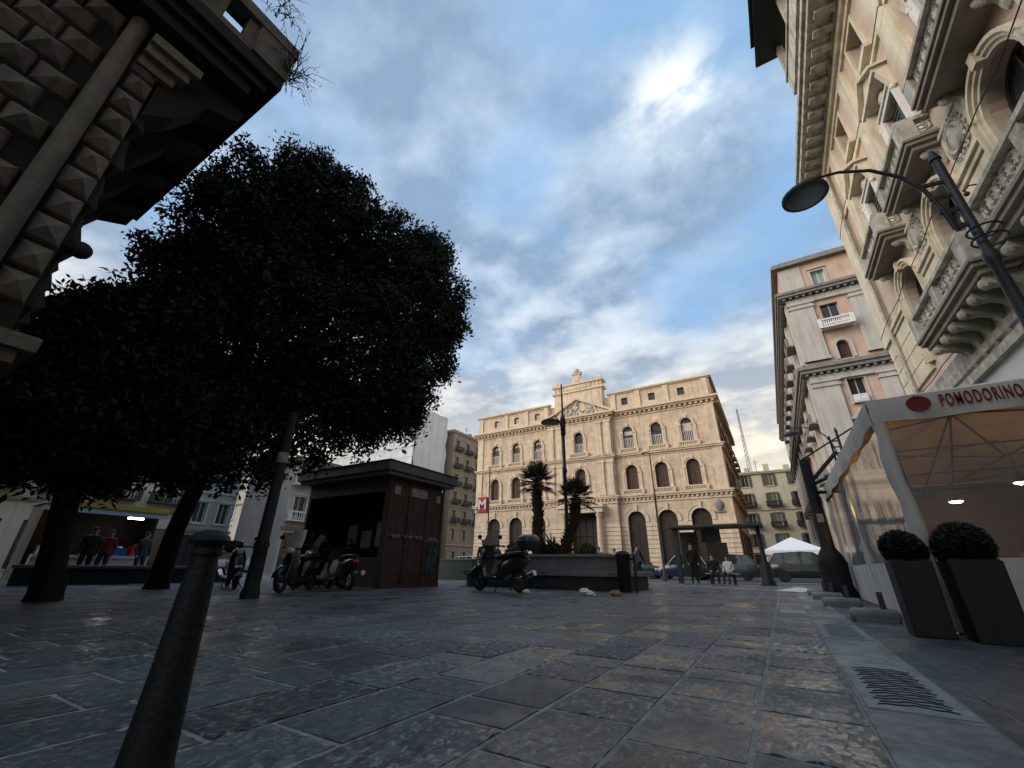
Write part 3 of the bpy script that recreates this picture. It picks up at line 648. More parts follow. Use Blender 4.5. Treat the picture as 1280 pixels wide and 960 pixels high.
# portal with two columns
b = MB(FB)
for s in (-1, 1): b.mark(); b.lathe([(0.42, 0), (0.42, 0.35), (0.33, 0.5), (0.28, 6.4), (0.4, 6.6), (0.44, 6.95)], (CU + s * 2.35, 1.15, 0), n=14)
b.build_each('portal_column', M['borsa_pale'], borsa, smooth=40)
b = MB(FB); b.box(CU - 2.95, CU + 2.95, 0.602, 1.62, 6.95, 7.55); b.box(CU - 3.1, CU + 3.1, 0.602, 1.8, 7.55, 7.95)
b.build('portal_entablature', M['borsa_pale'], borsa)
b = MB(FB); b.add([(CU - 1.75, -0.2, 0), (CU + 1.75, -0.2, 0), (CU + 1.75, -0.2, 7.6), (CU - 1.75, -0.2, 7.6)], [(0, 1, 2, 3)])
for i in range(1, 4): b.box(CU - 1.75 + 0.875 * i - 0.05, CU - 1.75 + 0.875 * i + 0.05, -0.18, -0.1, 0, 7.6)
b.box(CU - 1.75, CU + 1.75, -0.18, -0.08, 4.3, 4.45); b.build('door', M['darkdoor'], borsa)
# pediment, crest, attic block
b = MB(FB); n0 = -0.3
b.prism([(12.3, 0.2, 19.95), (22.1, 0.2, 19.95), (CU, 0.2, 22.5)], (0, 0.25, 0))
b.box(13.6, 20.8, -1.2, 0.15, 19.95, 24.0)
b.build('pediment_tympanum', M['borsa_pale'], borsa)
b = MB(FB)
for s in (-1, 1):
    b.prism([(CU + s * 5.1, 0.15, 19.95), (CU + s * 5.1, 0.15, 20.25), (CU, 0.15, 22.85), (CU, 0.15, 22.5)], (0, 0.7, 0))
b.build('raking_cornice', M['borsa_pale'], borsa)
FBC = lambda p: FB((p[0] + CU, p[1], p[2]))
b = MB(FBC); ustrip(b, 5.2, 20.0, 0.3, 0.2, 0.62, True, z0=19.96, seg=18); b.build('arched_hood', M['borsa_pale'], borsa)
b = MB(FB)
for i in range(60):
    t = random.uniform(-1, 1); z = random.uniform(20.3, 22.5 - abs(t) * 1.5); b.ell((CU + t * 2.6, 0.5, z), (random.uniform(0.1, 0.22), 0.2, random.uniform(0.14, 0.34)), 7, 5, 0.1)
b.build('pediment_carving', M['greystone'], borsa, smooth=60)
b = MB(FB)
b.box(13.3, 21.1, -1.3, 0.3, 24.0, 24.3); b.box(13.6, 20.8, -1.1, 0.1, 24.3, 25.1); b.box(13.3, 21.1, -1.3, 0.3, 25.1, 25.35)
for i in range(12): u = 13.75 + 0.605 * i; b.box(u - 0.06, u + 0.06, 0.1, 0.2, 24.32, 25.08)
b.box(15.3, 19.1, 0.1, 0.22, 24.45, 24.98)
for u in (13.8, 20.6):
    b.box(u - 0.35, u + 0.35, -0.7, 0.2, 25.35, 25.6); b.frustum((u - 0.3, u + 0.3, -0.6, 0.1, 25.6), (u - 0.03, u + 0.03, -0.28, -0.22, 26.5))
b.prism([(CU - 1.2, -0.5, 25.35), (CU + 1.2, -0.5, 25.35), (CU + 0.95, -0.5, 25.7), (CU + 0.6, -0.5, 25.95), (CU + 0.48, -0.5, 26.9), (CU - 0.48, -0.5, 26.9), (CU - 0.6, -0.5, 25.95), (CU - 0.95, -0.5, 25.7)], (0, 0.6, 0)); b.box(CU - 0.62, CU + 0.62, -0.55, 0.2, 26.7, 26.85); b.box(CU - 0.28, CU + 0.28, 0.1, 0.18, 25.6, 26.5)
b.build('attic_block', M['borsa_pale'], borsa)
b = MB(FB); b.ell((CU, -0.2, 27.35), (0.45, 0.35, 0.5), 9, 6, 0.08); b.ell((CU - 0.5, -0.2, 27.0), (0.35, 0.25, 0.25), 8, 5, 0.1); b.ell((CU + 0.5, -0.2, 27.0), (0.35, 0.25, 0.25), 8, 5, 0.1)
b.build('crest', M['greystone'], borsa, smooth=60)
# side front on the right, with its cornices and windows
b = MB(FB)
for (z0, z1, pr) in ((8.0, 8.9, 0.35), (13.6, 14.1, 0.3), (19.0, 19.95, 0.6), (22.4, 22.75, 0.3)): b.mark(); b.box(W, W + pr, -22, 0.0, z0, z1)
b.build_each('side_cornice', M['borsa_shaded'], borsa)
FBS = fac((0, 1, 0), (1, 0, 0))
ws = window_meshes(FBS, 'side_window', 1.5, 2.8, False, M['brownwood'], M['glass'], mull=1)
off = Vector((W, 0, 0))
for k in range(5):
    for z in (2.0, 9.5, 14.8):
        o = inst('window', ws[0], borsa, off + Vector((0.09, 2.6 + 4.1 * k, z))); inst('pane', ws[1], o)
b = MB(FBS)
for k in range(5):
    for z in (9.5, 14.8): b.mark(); b.box(2.6 + 4.1 * k - 1.2, 2.6 + 4.1 * k + 1.2, 0, 0.7, z - 0.5, z - 0.3); b.box(2.6 + 4.1 * k - 1.2, 2.6 + 4.1 * k + 1.2, 0.6, 0.7, z - 0.3, z + 0.5)
b.build_each('side_balcony', M['borsa_shaded'], borsa, off)
# coat of arms and lamp lantern beside the last arch
b = MB(FB); b.ell((W - 1.4, 0.12, 7.2), (0.45, 0.16, 0.6), 9, 6, 0.1); b.box(W - 1.9, W - 0.9, 0.002, 0.12, 6.4, 6.6); b.build('stone_shield', M['greydark'], borsa, smooth=60)

# ------------------------------------------------------------------ ornate palace on the right
FR = fac((0, 1, 0), (-1, 0, 0))
pal = thing('corner_palace', 'ornate pink and cream palace with carved balconies rising over the restaurant tent', 'palace', (6, 0, 0))
BY = [17.5, 13.6, 9.7, 5.8, 1.9, -2.0]
Y0, Y1 = -6.0, 22.0
holes = []
for u in BY:
    holes += [rect(u - 1.35, u + 1.35, 0.3, 4.6), arch(u - 0.88, u + 0.88, 7.35, 9.75), rect(u - 0.62, u + 0.62, 11.75, 14.5), rect(u - 0.56, u + 0.56, 16.75, 18.5)]
b = MB(FR); wall_sheet(b, rect(Y0, Y1, 0, 19.4), holes, 0.4); b.box(Y0, Y1, -13, -0.41, 0, 19.4); b.box(Y0, Y1 - 0.4, -13, -0.6, 19.4, 23.6)
b.build('wall', M['pink'], pal)
# banded piano nobile between the arched windows
b = MB(FR); ed = [Y0] + sum([[u - 1.12, u + 1.12] for u in sorted(BY)], []) + [Y1 - 1.0]
sg = [(ed[i], ed[i + 1]) for i in range(0, len(ed), 2)]
courses(b, sg, 7.15, 9.55, 0.60, 0.045, 0.08)
courses(b, [(Y1 - 1.0, Y1 + 0.05)], 0.5, 9.55, 0.60, 0.045, 0.12)
b.build_each('banded_pier', M['cream'], pal)
b = MB(FR); 
for (a, c) in sg: b.mark(); b.box(a, c, 0, 0.13, 9.56, 9.72); b.box(a, c, 0, 0.2, 9.72, 9.86); b.box(a, c, 0, 0.12, 9.86, 9.94)
b.mark(); b.box(Y1 - 1.0, Y1 + 0.2, 0, 0.2, 9.56, 9.94)
b.build_each('string_course', M['cream'], pal)
# giant corner pilaster and flat lesenes between upper windows
b = MB(FR); b.mark()
b.box(Y1 - 1.15, Y1 + 0.12, 0.001, 0.16, 9.95, 18.8)
for u in [(BY[i] + BY[i + 1]) / 2 for i in range(5)] + [BY[0] + 1.95]:
    b.mark(); b.box(u - 0.42, u + 0.42, 0.001, 0.12, 12.6, 18.75); b.box(u - 0.5, u + 0.5, 0.001, 0.17, 12.3, 12.6)
b.build_each('lesene', M['cream'], pal)
b = MB(FR); b.mark(); b.box(Y0, Y1 + 0.1, 0.001, 0.10, 18.8, 19.05); b.box(Y0, Y1 + 0.2, 0.001, 0.22, 19.05, 19.4); b.mark(); b.box(Y0, Y1, 0.001, 0.09, 16.1, 16.35); b.build_each('frieze_band', M['cream'], pal)
# heavy cornice with modillions
b = MB(FR); b.box(Y0, Y1 + 1.1, -0.3, 1.08, 19.55, 19.85); b.box(Y0, Y1 + 1.2, -0.3, 1.2, 19.85, 20.1); b.box(Y0, Y1 + 0.3, 0.0, 0.3, 19.4, 19.55)
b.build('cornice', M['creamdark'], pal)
b = MB(FR); u = Y0
while u < Y1: b.box(u, u + 0.28, 0.3, 0.92, 19.36, 19.549); u += 0.72
b.build('modillions', M['creamdark'], pal)
# attic with its balcony and the dark sheet canopy on top
b = MB(FR); b.box(Y0, Y1 - 0.4, -0.6, -0.5, 20.1, 23.6)
for u in BY[:4]: b.box(u - 0.9, u + 0.9, -0.5, -0.44, 20.5, 23.2)
b.build('attic_wall', M['cream'], pal)
b = MB(FR); b.box(12.0, 17.3, -0.6, 1.05, 21.2, 21.5); b.box(12.0, 17.3, 0.9, 1.05, 21.5, 22.35); b.box(17.15, 17.3, -0.6, 0.9, 21.5, 22.35); b.box(12.0, 17.4, 0.85, 1.12, 22.35, 22.5); b.box(17.1, 17.4, -0.6, 0.9, 22.35, 22.5)
for u in (12.2, 14.6, 17.0): b.box(u - 0.15, u + 0.15, 0.85, 1.1, 22.5, 24.4)
b.build('attic_balcony', M['creamdark'], pal)
b = MB(FR); b.mark(); b.box(11.0, 17.4, -0.6, 2.0, 24.4, 24.55); b.mark(); b.box(9.0, 16.4, -0.4, 2.15, 24.56, 24.66); b.build_each('sheet_canopy', M['kioskdark'], pal)
# windows
wp = window_meshes(FR, 'piano_nobile_window', 1.76, 2.4, True, M['darkdoor'], M['glass'], mull=1, fw=0.1)
wq = window_meshes(FR, 'shuttered_window', 1.24, 2.75, False, M['white'], M['glass'], mull=1, transom=False, fw=0.08)
wr = window_meshes(FR, 'attic_storey_window', 1.12, 1.75, False, M['white'], M['glass'], mull=1, transom=False, fw=0.08)
wg = window_meshes(FR, 'shop_front', 2.7, 4.3, False, M['iron'], M['glass'], mull=2, fw=0.1)
b = MB(FR)
for s in (-1, 1):
    for i in range(14): b.box(s * 0.31 - 0.26, s * 0.31 + 0.26, -0.03, 0.03, 0.15 + i * 0.185, 0.24 + i * 0.185)
    b.box(s * 0.31 - 0.3, s * 0.31 - 0.25, -0.03, 0.04, 0.06, 2.7); b.box(s * 0.31 + 0.25, s * 0.31 + 0.3, -0.03, 0.04, 0.06, 2.7)
louv = b.mesh('louvred_shutter', M['shade_green'])
def ringed_arch(w, hs, m):
    b = MB(FR)
    for k, (t, n) in enumerate(((0.10, 0.10), (0.10, 0.16), (0.09, 0.22))): ustrip(b, w + 0.2 * k - 0.004 * k, hs, t, 0.0, n, True, z0=0, seg=18)
    b.box(-0.11, 0.11, 0, 0.27, hs + w / 2, hs + w / 2 + 0.34)
    return b.mesh('moulded_arch', m, 30)
ar = ringed_arch(1.76, 2.4, M['cream'])
b = MB(FR); ustrip(b, 1.24, 2.75, 0.17, 0.0, 0.09, False); ustrip(b, 1.58, 2.75 + 0.17, 0.08, 0.0, 0.15, False, z0=0)
wfr = b.mesh('window_frame', M['white'])
b = MB(FR)   # pedimented hood on scrolled brackets
b.box(-0.95, 0.95, 0, 0.40, 3.42, 3.56); b.prism([(-1.0, 0, 3.56), (1.0, 0, 3.56), (0, 0, 4.25)], (0, 0.30, 0))
for s in (-1, 1):
    b.prism([(s * 1.05, 0, 3.56), (s * 1.05, 0, 3.68), (0, 0, 4.42), (0, 0, 4.27)], (0, 0.46, 0))
    b.prism([(s * 0.86 - 0.09, 0, 2.55), (s * 0.86 - 0.09, 0.12, 2.6), (s * 0.86 - 0.09, 0.34, 3.42), (s * 0.86 - 0.09, 0, 3.42)], (0.18, 0, 0))
    b.ell((s * 0.86, 0.1, 2.58), (0.095, 0.09, 0.11), 8, 6)
b.ell((0, 0.08, 3.2), (0.24, 0.08, 0.16), 9, 6, 0.12)
hood = b.mesh('window_hood', M['cream'])
b = MB(FR); ustrip(b, 1.12, 1.75, 0.14, 0.0, 0.08, False); b.box(-0.85, 0.85, 0, 0.22, -0.2, -0.02)
sfr = b.mesh('window_frame', M['cream'])
for i, u in enumerate(BY):
    put_window(pal, FR, wp, u, 7.35, -0.3); inst('moulded_arch', ar, pal, FR((u, 0, 7.35)))
    o = put_window(pal, FR, wq, u, 11.75, -0.25); inst('louvred_shutter', louv, o, FR((0, 0.06, 0)))
    inst('window_frame', wfr, pal, FR((u, 0, 11.75))); inst('window_hood', hood, pal, FR((u, 0, 11.75)))
    put_window(pal, FR, wr, u, 16.75, -0.33); inst('window_frame', sfr, pal, FR((u, 0, 16.75)))
    put_window(pal, FR, wg, u, 0.3, -0.3, 'shop_window')
# balconies: slab, mouldings, pierced parapet, console brackets
def pierced(b, u0, u1, n, z0, z1, axis='u'):
    """open ring-and-lozenge stonework between two rails"""
    hgt = z1 - z0; k = max(1, round((u1 - u0) / (hgt * 0.62))); st = (u1 - u0) / k
    for i in range(k):
        c = u0 + st * (i + 0.5); zc = (z0 + z1) / 2; R = hgt * 0.36
        P = (c, n, zc) if axis == 'u' else (n, c, zc)
        b.ring(P, R, 0.035, (0, 1, 0) if axis == 'u' else (1, 0, 0), 12, 4)
        b.ring(P, R * 0.45, 0.03, (0, 1, 0) if axis == 'u' else (1, 0, 0), 8, 4)
        for q in range(4):
            a = PI / 4 + q * PI / 2; d = (math.cos(a), math.sin(a))
            p0 = [(c + d[0] * R * 0.45), zc + d[1] * R * 0.45]; p1 = [c + d[0] * hgt * 0.62, zc + d[1] * hgt * 0.5]
            f = (lambda w: (w[0], n, w[1])) if axis == 'u' else (lambda w: (n, w[0], w[1]))
            b.tube([f(p0), f(p1)], 0.03, 4, False)
def balcony(u0, u1, z, dep, hgt, brackets, bl=1.0):
    s = MB(FR); s.box(u0, u1, 0.0, dep, z + 0.16, z + 0.34); s.box(u0 + 0.08, u1 - 0.08, 0.0, dep - 0.1, z, z + 0.16); s.box(u0 - 0.05, u1 + 0.05, 0, dep + 0.05, z + 0.28, z + 0.36)
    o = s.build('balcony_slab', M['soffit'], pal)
    p = MB(FR); zt = z + 0.36; zr = zt + hgt
    p.box(u0, u1, dep - 0.2, dep, zt, zt + 0.12); p.box(u0 - 0.04, u1 + 0.04, dep - 0.24, dep + 0.04, zr - 0.12, zr)
    for e in (u0, u1):
        a, c = (e, e + 0.2) if e == u0 else (e - 0.2, e)
        p.box(a, c, 0, dep, zt, zt + 0.12); p.box(a - 0.02, c + 0.02, 0, dep, zr - 0.12, zr)
        p.box(a - 0.05 if e == u0 else a - 0.15, c + 0.15 if e == u0 else c + 0.05, dep - 0.34, dep + 0.03, zt, zr - 0.1)
        pierced(p, 0.05, dep - 0.3, (a + c) / 2, zt + 0.12, zr - 0.12, 'n')
    k = max(1, round((u1 - u0) / 2.1)); L = (u1 - u0 - 0.7) / k
    for i in range(k):
        a = u0 + 0.35 + L * i; pierced(p, a + 0.12, a + L - 0.12, dep - 0.1, zt + 0.12, zr - 0.12)
        if i: p.box(a - 0.16, a + 0.16, dep - 0.26, dep + 0.02, zt, zr - 0.1)
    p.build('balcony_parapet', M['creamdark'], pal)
    for u in brackets:
        q = MB(FR); w = 0.115 if bl == 1 else 0.09
        prof = [(0.0, z - 0.02), (dep - 0.16, z - 0.02), (dep - 0.13, z - 0.1), (dep - 0.16, z - 0.2), (dep - 0.28, z - 0.27), (dep * 0.5, z - 0.29), (dep * 0.33, z - 0.37), (dep * 0.24, z - 0.52), (dep * 0.22, z - 0.8), (dep * 0.12, z - 1.0), (0.0, z - 1.05)]
        prof = [(n * (1 if bl == 1 else 0.62), z + (zz - z) * bl) for (n, zz) in prof]
        q.prism([(u - w, n, zz) for (n, zz) in prof], (2 * w, 0, 0))
        q.ell((u, (dep - 0.17) * (1 if bl == 1 else 0.62), z - 0.2 * bl), (w * 1.02, 0.13, 0.14), 8, 6)
        q.build('console_bracket', M['mosstone'] if bl == 1 else M['creamdark'], pal)
balcony(11.7, 16.1, 6.78, 0.95, 0.78, [12.0, 12.72, 13.44, 14.16, 14.88, 15.6])
balcony(6.2, 11.1, 6.78, 0.95, 0.78, [6.6, 7.4, 8.2, 9.0, 9.8, 10.7])
for u in BY[:5]: balcony(u - 1.4, u + 1.4, 11.22, 0.72, 0.75, [u - 1.12, u + 1.12], 0.55)
# cartouches between the arches
b = MB(FR); b.ell((0, 0.05, 0), (0.24, 0.10, 0.36), 12, 8)
b.ring((0, 0.06, 0), 0.36, 0.06, (0, 1, 0), 14, 5)
for i in range(18):
    t = i * 2 * PI / 18; b.ring((0.47 * math.cos(t), 0.03, 0.56 * math.sin(t)), random.uniform(0.05, 0.08), 0.028, (0, 1, 0), 8, 4); b.ell((0.42 * math.cos(t + .17), 0.03, 0.5 * math.sin(t + .17)), (0.05, 0.05, 0.07), 6, 5, 0.15)
cart = b.mesh('carved_cartouche', M['creamdark'], 50)
b = MB(FR); b.box(-0.72, 0.72, 0.001, 0.05, -0.62, 0.62); b.box(-0.8, 0.8, 0.001, 0.1, 0.62, 0.72); cpan = b.mesh('cartouche_panel', M['cream'])
for i in range(5):
    u = (BY[i] + BY[i + 1]) / 2; o = inst('cartouche_panel', cpan, pal, FR((u, 0, 10.62))); inst('carved_cartouche', cart, o, FR((0, 0.06, 0)))
# lower storey: architrave beam, marble fascia
b = MB(FR); b.mark(); b.box(Y0, Y1, 0.001, 0.22, 6.0, 6.22); b.box(Y0, Y1, 0.001, 0.12, 6.22, 6.7); b.mark(); b.box(Y0, Y1, 0.001, 0.30, 5.55, 5.78); b.build_each('lower_architrave', M['creamdark'], pal)
b = MB(FR); b.mark(); b.box(Y0, Y1, 0.001, 0.14, 5.78, 6.0); b.mark(); b.box(Y0, 17.5, 0.001, 0.16, 4.7, 5.55); b.build_each('marble_fascia', M['marble'], pal)
b = MB(FR)
for i in range(len(BY) - 1):
    u = (BY[i] + BY[i + 1]) / 2; b.mark(); b.box(u - 0.55, u + 0.55, 0.001, 0.10, 0.4, 4.69)
b.build_each('marble_pier', M['marble'], pal)
# iron wall hooks on the banded stone
for (u, z) in ((11.75, 9.1), (11.75, 8.2), (7.75, 9.1)):
    b = MB(FR); b.tube([(u, 0.08, z), (u, 0.3, z + 0.06), (u, 0.42, z - 0.06), (u, 0.36, z - 0.14)], 0.02, 5); b.ell((u, 0.4, z - 0.16), (0.06, 0.06, 0.06), 6, 4); b.build('wall_hook', M['iron'], pal)
for (za, zb, sag) in ((10.02, 10.05, .05), (16.0, 15.9, .1), (6.75, 6.72, .03)):
    b = MB(FR); b.tube([(Y0 + 28 * i / 24, 0.24 + 0.01 * math.sin(i * 1.7), za + (zb - za) * i / 24 + sag * math.sin(i * 2.3)) for i in range(25)], 0.014, 5, False); b.build('cable', M['kioskdark'], pal)
b = MB(FR); b.tube([(Y1 - 1.3, 0.2, 0.3), (Y1 - 1.3, 0.2, 19.0)], 0.07, 8); b.build('downpipe', M['creamdark'], pal)

# ------------------------------------------------------------------ pink and grey palace beyond the side street
FP = fac((1, 0, 0), (0, -1, 0))
pb = thing('pilastered_palace', 'tall salmon building with grey giant pilasters beyond the side street, paler than the ornate palace', 'building', (5.2, 40, 0))
UC = [2.85, 6.9, 10.6]
holes = []
for u in UC: holes += [rect(u - 0.5, u + 0.5, 24.3, 25.7), rect(u - 0.65, u + 0.65, 20.0, 22.1), arch(u - 0.42, u + 0.42, 16.75, 18.0), rect(u - 0.55, u + 0.55, 12.7, 14.9), rect(u - 0.7, u + 0.7, 8.4, 10.9), rect(u - 1.2, u + 1.2, 0.2, 5.0)]
b = MB(FP); wall_sheet(b, rect(0, 14, 0, 27.2), holes, 0.35); b.box(0, 14, -52, -0.36, 0, 27.2); b.build('wall', M['pinkbld'], pb)
b = MB(FP)
for (a, c) in ((0.0, 1.75), (4.3, 5.35), (8.3, 9.2)):
    for (z0, z1) in ((16.9, 22.6), (4.9, 15.0)):
        b.mark(); b.box(a, c, 0.001, 0.22, z0, z1 - 0.5); b.box(a - 0.1, c + 0.1, 0.001, 0.32, z1 - 0.5, z1 - 0.3); b.box(a + 0.02, c - 0.02, 0.001, 0.26, z1 - 0.3, z1 - 0.1); b.box(a - 0.14, c + 0.14, 0.001, 0.36, z1 - 0.1, z1)
        b.box(a - 0.08, c + 0.08, 0.001, 0.30, z0, z0 + 0.3)
b.build_each('giant_pilaster', M['greystone'], pb)
b = MB(FP); b.mark(); b.box(-0.1, 14, 0.001, 0.25, 22.6, 23.2); b.mark(); b.box(-0.1, 14, 0.001, 0.25, 15.0, 15.6)
b.mark(); b.box(0, 14, 0.001, 0.10, 23.9, 24.1); b.box(0, 1.7, 0.001, 0.08, 24.1, 26.6); b.mark(); b.box(0, 14, 0.001, 0.2, 4.6, 4.9); b.build_each('string_band', M['greystone'], pb)
b = MB()
def wrapc(b, z0, z1, pr):  # cornice running round both street fronts
    b.box(-pr, 14, -pr, 0.3, z0, z1); b.box(-pr, 0.3, 0.3, 52, z0, z1)
b.mark(); wrapc(b, 26.75, 27.0, 0.5); wrapc(b, 27.0, 27.25, 0.38); b.mark(); wrapc(b, 23.35, 23.6, 0.68); wrapc(b, 23.6, 23.85, 0.8); b.mark(); wrapc(b, 15.75, 16.05, 0.6); wrapc(b, 16.05, 16.35, 0.76)
b.mark(); wrapc(b, 27.25, 27.7, -0.25)
b.build_each('cornice', M['greydark'], pb)
b = MB(); u = -0.3
while u < 14: b.box(u, u + 0.2, -0.55, 0, 23.15, 23.349); b.box(u, u + 0.2, -0.5, 0, 15.55, 15.749); u += 0.5
v = 0.5
while v < 52: b.box(-0.55, 0, v, v + 0.2, 23.15, 23.349); b.box(-0.5, 0, v, v + 0.2, 15.55, 15.749); v += 0.5
b.build('dentils', M['greydark'], pb)
wA = window_meshes(FP, 'attic_window', 1.0, 1.4, False, M['white'], M['tealshutter'], 1, False)
wB = window_meshes(FP, 'balcony_window', 1.3, 2.1, False, M['greystone'], M['glass'], 1, False)
wC = window_meshes(FP, 'arched_window', 0.84, 1.25, True, M['brownwood'], M['brownwood'], 1, True)
wD = window_meshes(FP, 'shutter_window', 1.1, 2.2, False, M['greystone'], M['glass'], 1, False)
wE = window_meshes(FP, 'lower_window', 1.4, 2.5, False, M['greystone'], M['glass'], 1, False)
wF = window_meshes(FP, 'shop_front', 2.4, 4.8, False, M['iron'], M['glass'], 1, True)
balm = balustrade(FP, 2.2, 0.85, 14, 0.8, M['white'])
b = MB(FP); ustrip(b, 0.84, 1.25, 0.26, 0, 0.08, True); arcm = b.mesh('window_surround', M['greystone'])
b = MB(FP); ustrip(b, 1.0, 1.4, 0.14, 0, 0.06, False); b.box(-0.7, 0.7, 0, 0.16, 1.6, 1.72); atm = b.mesh('window_surround', M['greystone'])
b = MB(FP); ustrip(b, 1.1, 2.2, 0.14, 0, 0.06, False); lm = b.mesh('window_surround', M['greystone'])
b = MB(FP); b.box(-1.05, 1.05, 0, 0.35, 0, 0.14); b.prism([(-1.1, 0, 0.14), (1.1, 0, 0.14), (0, 0, 0.75)], (0, 0.3, 0)); b.box(-0.9, -0.7, 0, 0.25, -0.5, 0); b.box(0.7, 0.9, 0, 0.25, -0.5, 0); hd = b.mesh('window_hood', M['greystone'])
for u in UC:
    put_window(pb, FP, wA, u, 24.3); inst('window_surround', atm, pb, FP((u, 0, 24.3)))
    put_window(pb, FP, wB, u, 20.0); inst('balcony', balm, pb, FP((u, 0, 19.5)))
    put_window(pb, FP, wC, u, 16.75); inst('window_surround', arcm, pb, FP((u, 0, 16.75)))
    put_window(pb, FP, wD, u, 12.7); inst('window_surround', lm, pb, FP((u, 0, 12.7))); inst('window_hood', hd, pb, FP((u, 0, 11.5)))
    put_window(pb, FP, wE, u, 8.4); put_window(pb, FP, wF, u, 0.2, name='shop_window')
b = MB(FP); b.box(-0.42, 0.42, 0, 0.32, 0, 0.55); b.ring((0.1, 0.33, 0.28), 0.19, 0.025, (0, 1, 0), 12, 4); b.box(-0.5, 0.5, 0, 0.3, -0.08, -0.02); ac = b.mesh('air_conditioner', M['white'])
for (u, z) in ((2.75, 12.85), (6.5, 20.1), (6.2, 18.9), (6.6, 17.5)): inst('air_conditioner', ac, pb, FP((u, 0.1, z)))
FPS = fac((0, 1, 0), (-1, 0, 0))
wS = window_meshes(FPS, 'street_window', 1.3, 2.3, False, M['greystone'], M['glass'], 1, False)
balS = balustrade(FPS, 2.1, 0.85, 8, 0.75, M['greydark'])
for k in range(11):
    v = 3.0 + 4.4 * k
    for z in (8.4, 12.7, 17.0, 20.2):
        o = inst('window', wS[0], pb, FPS((v, 0.05, z))); inst('pane', wS[1], o)
        if k < 9 and z != 12.7 or k < 4: inst('balcony', balS, pb, FPS((v, 0, z - 0.6)))
b = MB()
for v in range(0, 12):
    for (z0, z1) in ((16.9, 23.1), (4.9, 15.5)): b.mark(); b.box(-0.2, 0.0, 0.3 + 4.4 * v, 1.3 + 4.4 * v, z0, z1)
b.build_each('street_pilaster', M['greystone'], pb)
# ------------------------------------------------------------------ dark bossed building on the left
lb = thing('bossed_palace', 'dark stone building at the left with diamond-pointed blocks and a heavy overhanging balcony', 'building', (-6, 0.45, 0))
b = MB(); b.box(-26, 0, -40, 0, 0, 17.5); b.build('wall', M['tuffdark'], lb)  # extended far out of view to throw shade on trees and near paving
b = MB()
def boss(b, ya, yb, za, zb, d):
    cy, cz = (ya + yb) / 2 + random.uniform(-.03, .03), (za + zb) / 2 + random.uniform(-.03, .03); d *= random.uniform(0.72, 1.08); ya += random.uniform(0, .018); yb -= random.uniform(0, .018); za += random.uniform(0, .015); zb -= random.uniform(0, .02)
    b.add([(0.002, ya, za), (0.002, yb, za), (0.002, yb, zb), (0.002, ya, zb), (d * 0.35, ya + 0.02, za + 0.02), (d * 0.35, yb - 0.02, za + 0.02), (d * 0.35, yb - 0.02, zb - 0.02), (d * 0.35, ya + 0.02, zb - 0.02), (d, cy, cz)],
          [(0, 1, 5, 4), (1, 2, 6, 5), (2, 3, 7, 6), (3, 0, 4, 7), (4, 5, 8), (5, 6, 8), (6, 7, 8), (7, 4, 8)])
z = 0.5; r = 0
while z < 16.4:
    if not (7.1 < z < 8.7 or 2.2 < z < 2.7):
        off = 0.177 if r % 2 else 0.0
        y = -0.5 - off
        boss(b, -0.27 - 0.03 * (r % 2), 0.0, z, z + 0.33, 0.16)
        while y > -11.0:
            boss(b, y - 0.345, y, z, z + 0.335, 0.2); y -= 0.355
    z += 0.35; r += 1
b.build('diamond_bosses', M['tuff'], lb)
b = MB(lambda p: (-p[1], p[0], p[2]))   # the same blocks round the corner
z = 0.5; r = 0
while z < 16.4:
    if not (7.1 < z < 8.7 or 2.2 < z < 2.7):



        yy = 0.02 if r % 2 else 0.27
        while yy < 1.2: boss(b, yy, yy + 0.5, z, z + 0.33, 0.16); yy += 0.54
    z += 0.35; r += 1
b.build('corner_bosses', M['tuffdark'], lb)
b = MB(); b.tube([(0.09, -0.39, 0), (0.09, -0.39, 16.5)], 0.095, 12); b.build('round_moulding', M['tuff'], lb, smooth=50)
b = MB()
for (z0, z1, p) in ((2.32, 2.45, 0.10), (2.45, 2.6, 0.2)): b.box(-10, p, -14, p, z0, z1)
b.build('string_moulding', M['tuff'], lb)
b = MB(); b.box(-26, 0.5, -40, 0.5, 17.3, 17.7); b.build('roof_cornice', M['tuff'], lb)
b = MB()
for (z0, z1, p) in ((6.55, 6.7, 0.14), (6.7, 6.85, 0.24), (6.85, 7.0, 0.32)): b.box(-0.5, p, -0.25, p, z0, z1)
b.build('corner_capital', M['tuff'], lb)
b = MB()
b.box(-4.8, 0.62, -4.5, 1.15, 7.55, 7.78); b.box(-4.7, 0.50, -4.5, 1.0, 7.4, 7.55); b.box(-4.6, 0.4, -4.5, 0.85, 7.2, 7.4)
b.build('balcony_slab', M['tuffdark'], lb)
b = MB()
wt = MB(fac((0, 1, 0), (1, 0, 0)))
b.box(-4.7, 0.6, 0.93, 1.13, 7.78, 8.4); b.box(-4.8, 0.68, 0.85, 1.2, 8.4, 8.62)
for k in range(9): b.box(0.42, 0.6, -4.5 + 0.62 * k, -4.5 + 0.62 * k + 0.34, 7.92, 8.4)
b.box(0.40, 0.6, -4.5, 0.93, 7.78, 7.92); b.box(0.34, 0.68, -4.5, 0.85, 8.4, 8.62); b.box(0.3, 0.66, 0.62, 1.16, 7.78, 8.42)
b.build('balcony_parapet', M['tuff'], lb)
for x in (-0.35, -1.6, -2.9, -4.2):
    b = MB(); b.prism([(x, 0.02, 7.2), (x, 1.0, 7.2), (x, 0.95, 6.95), (x, 0.55, 6.75), (x, 0.3, 6.2), (x, 0.02, 5.9)], (0.4, 0, 0)); b.build('console_bracket', M['tuffdark'], lb)
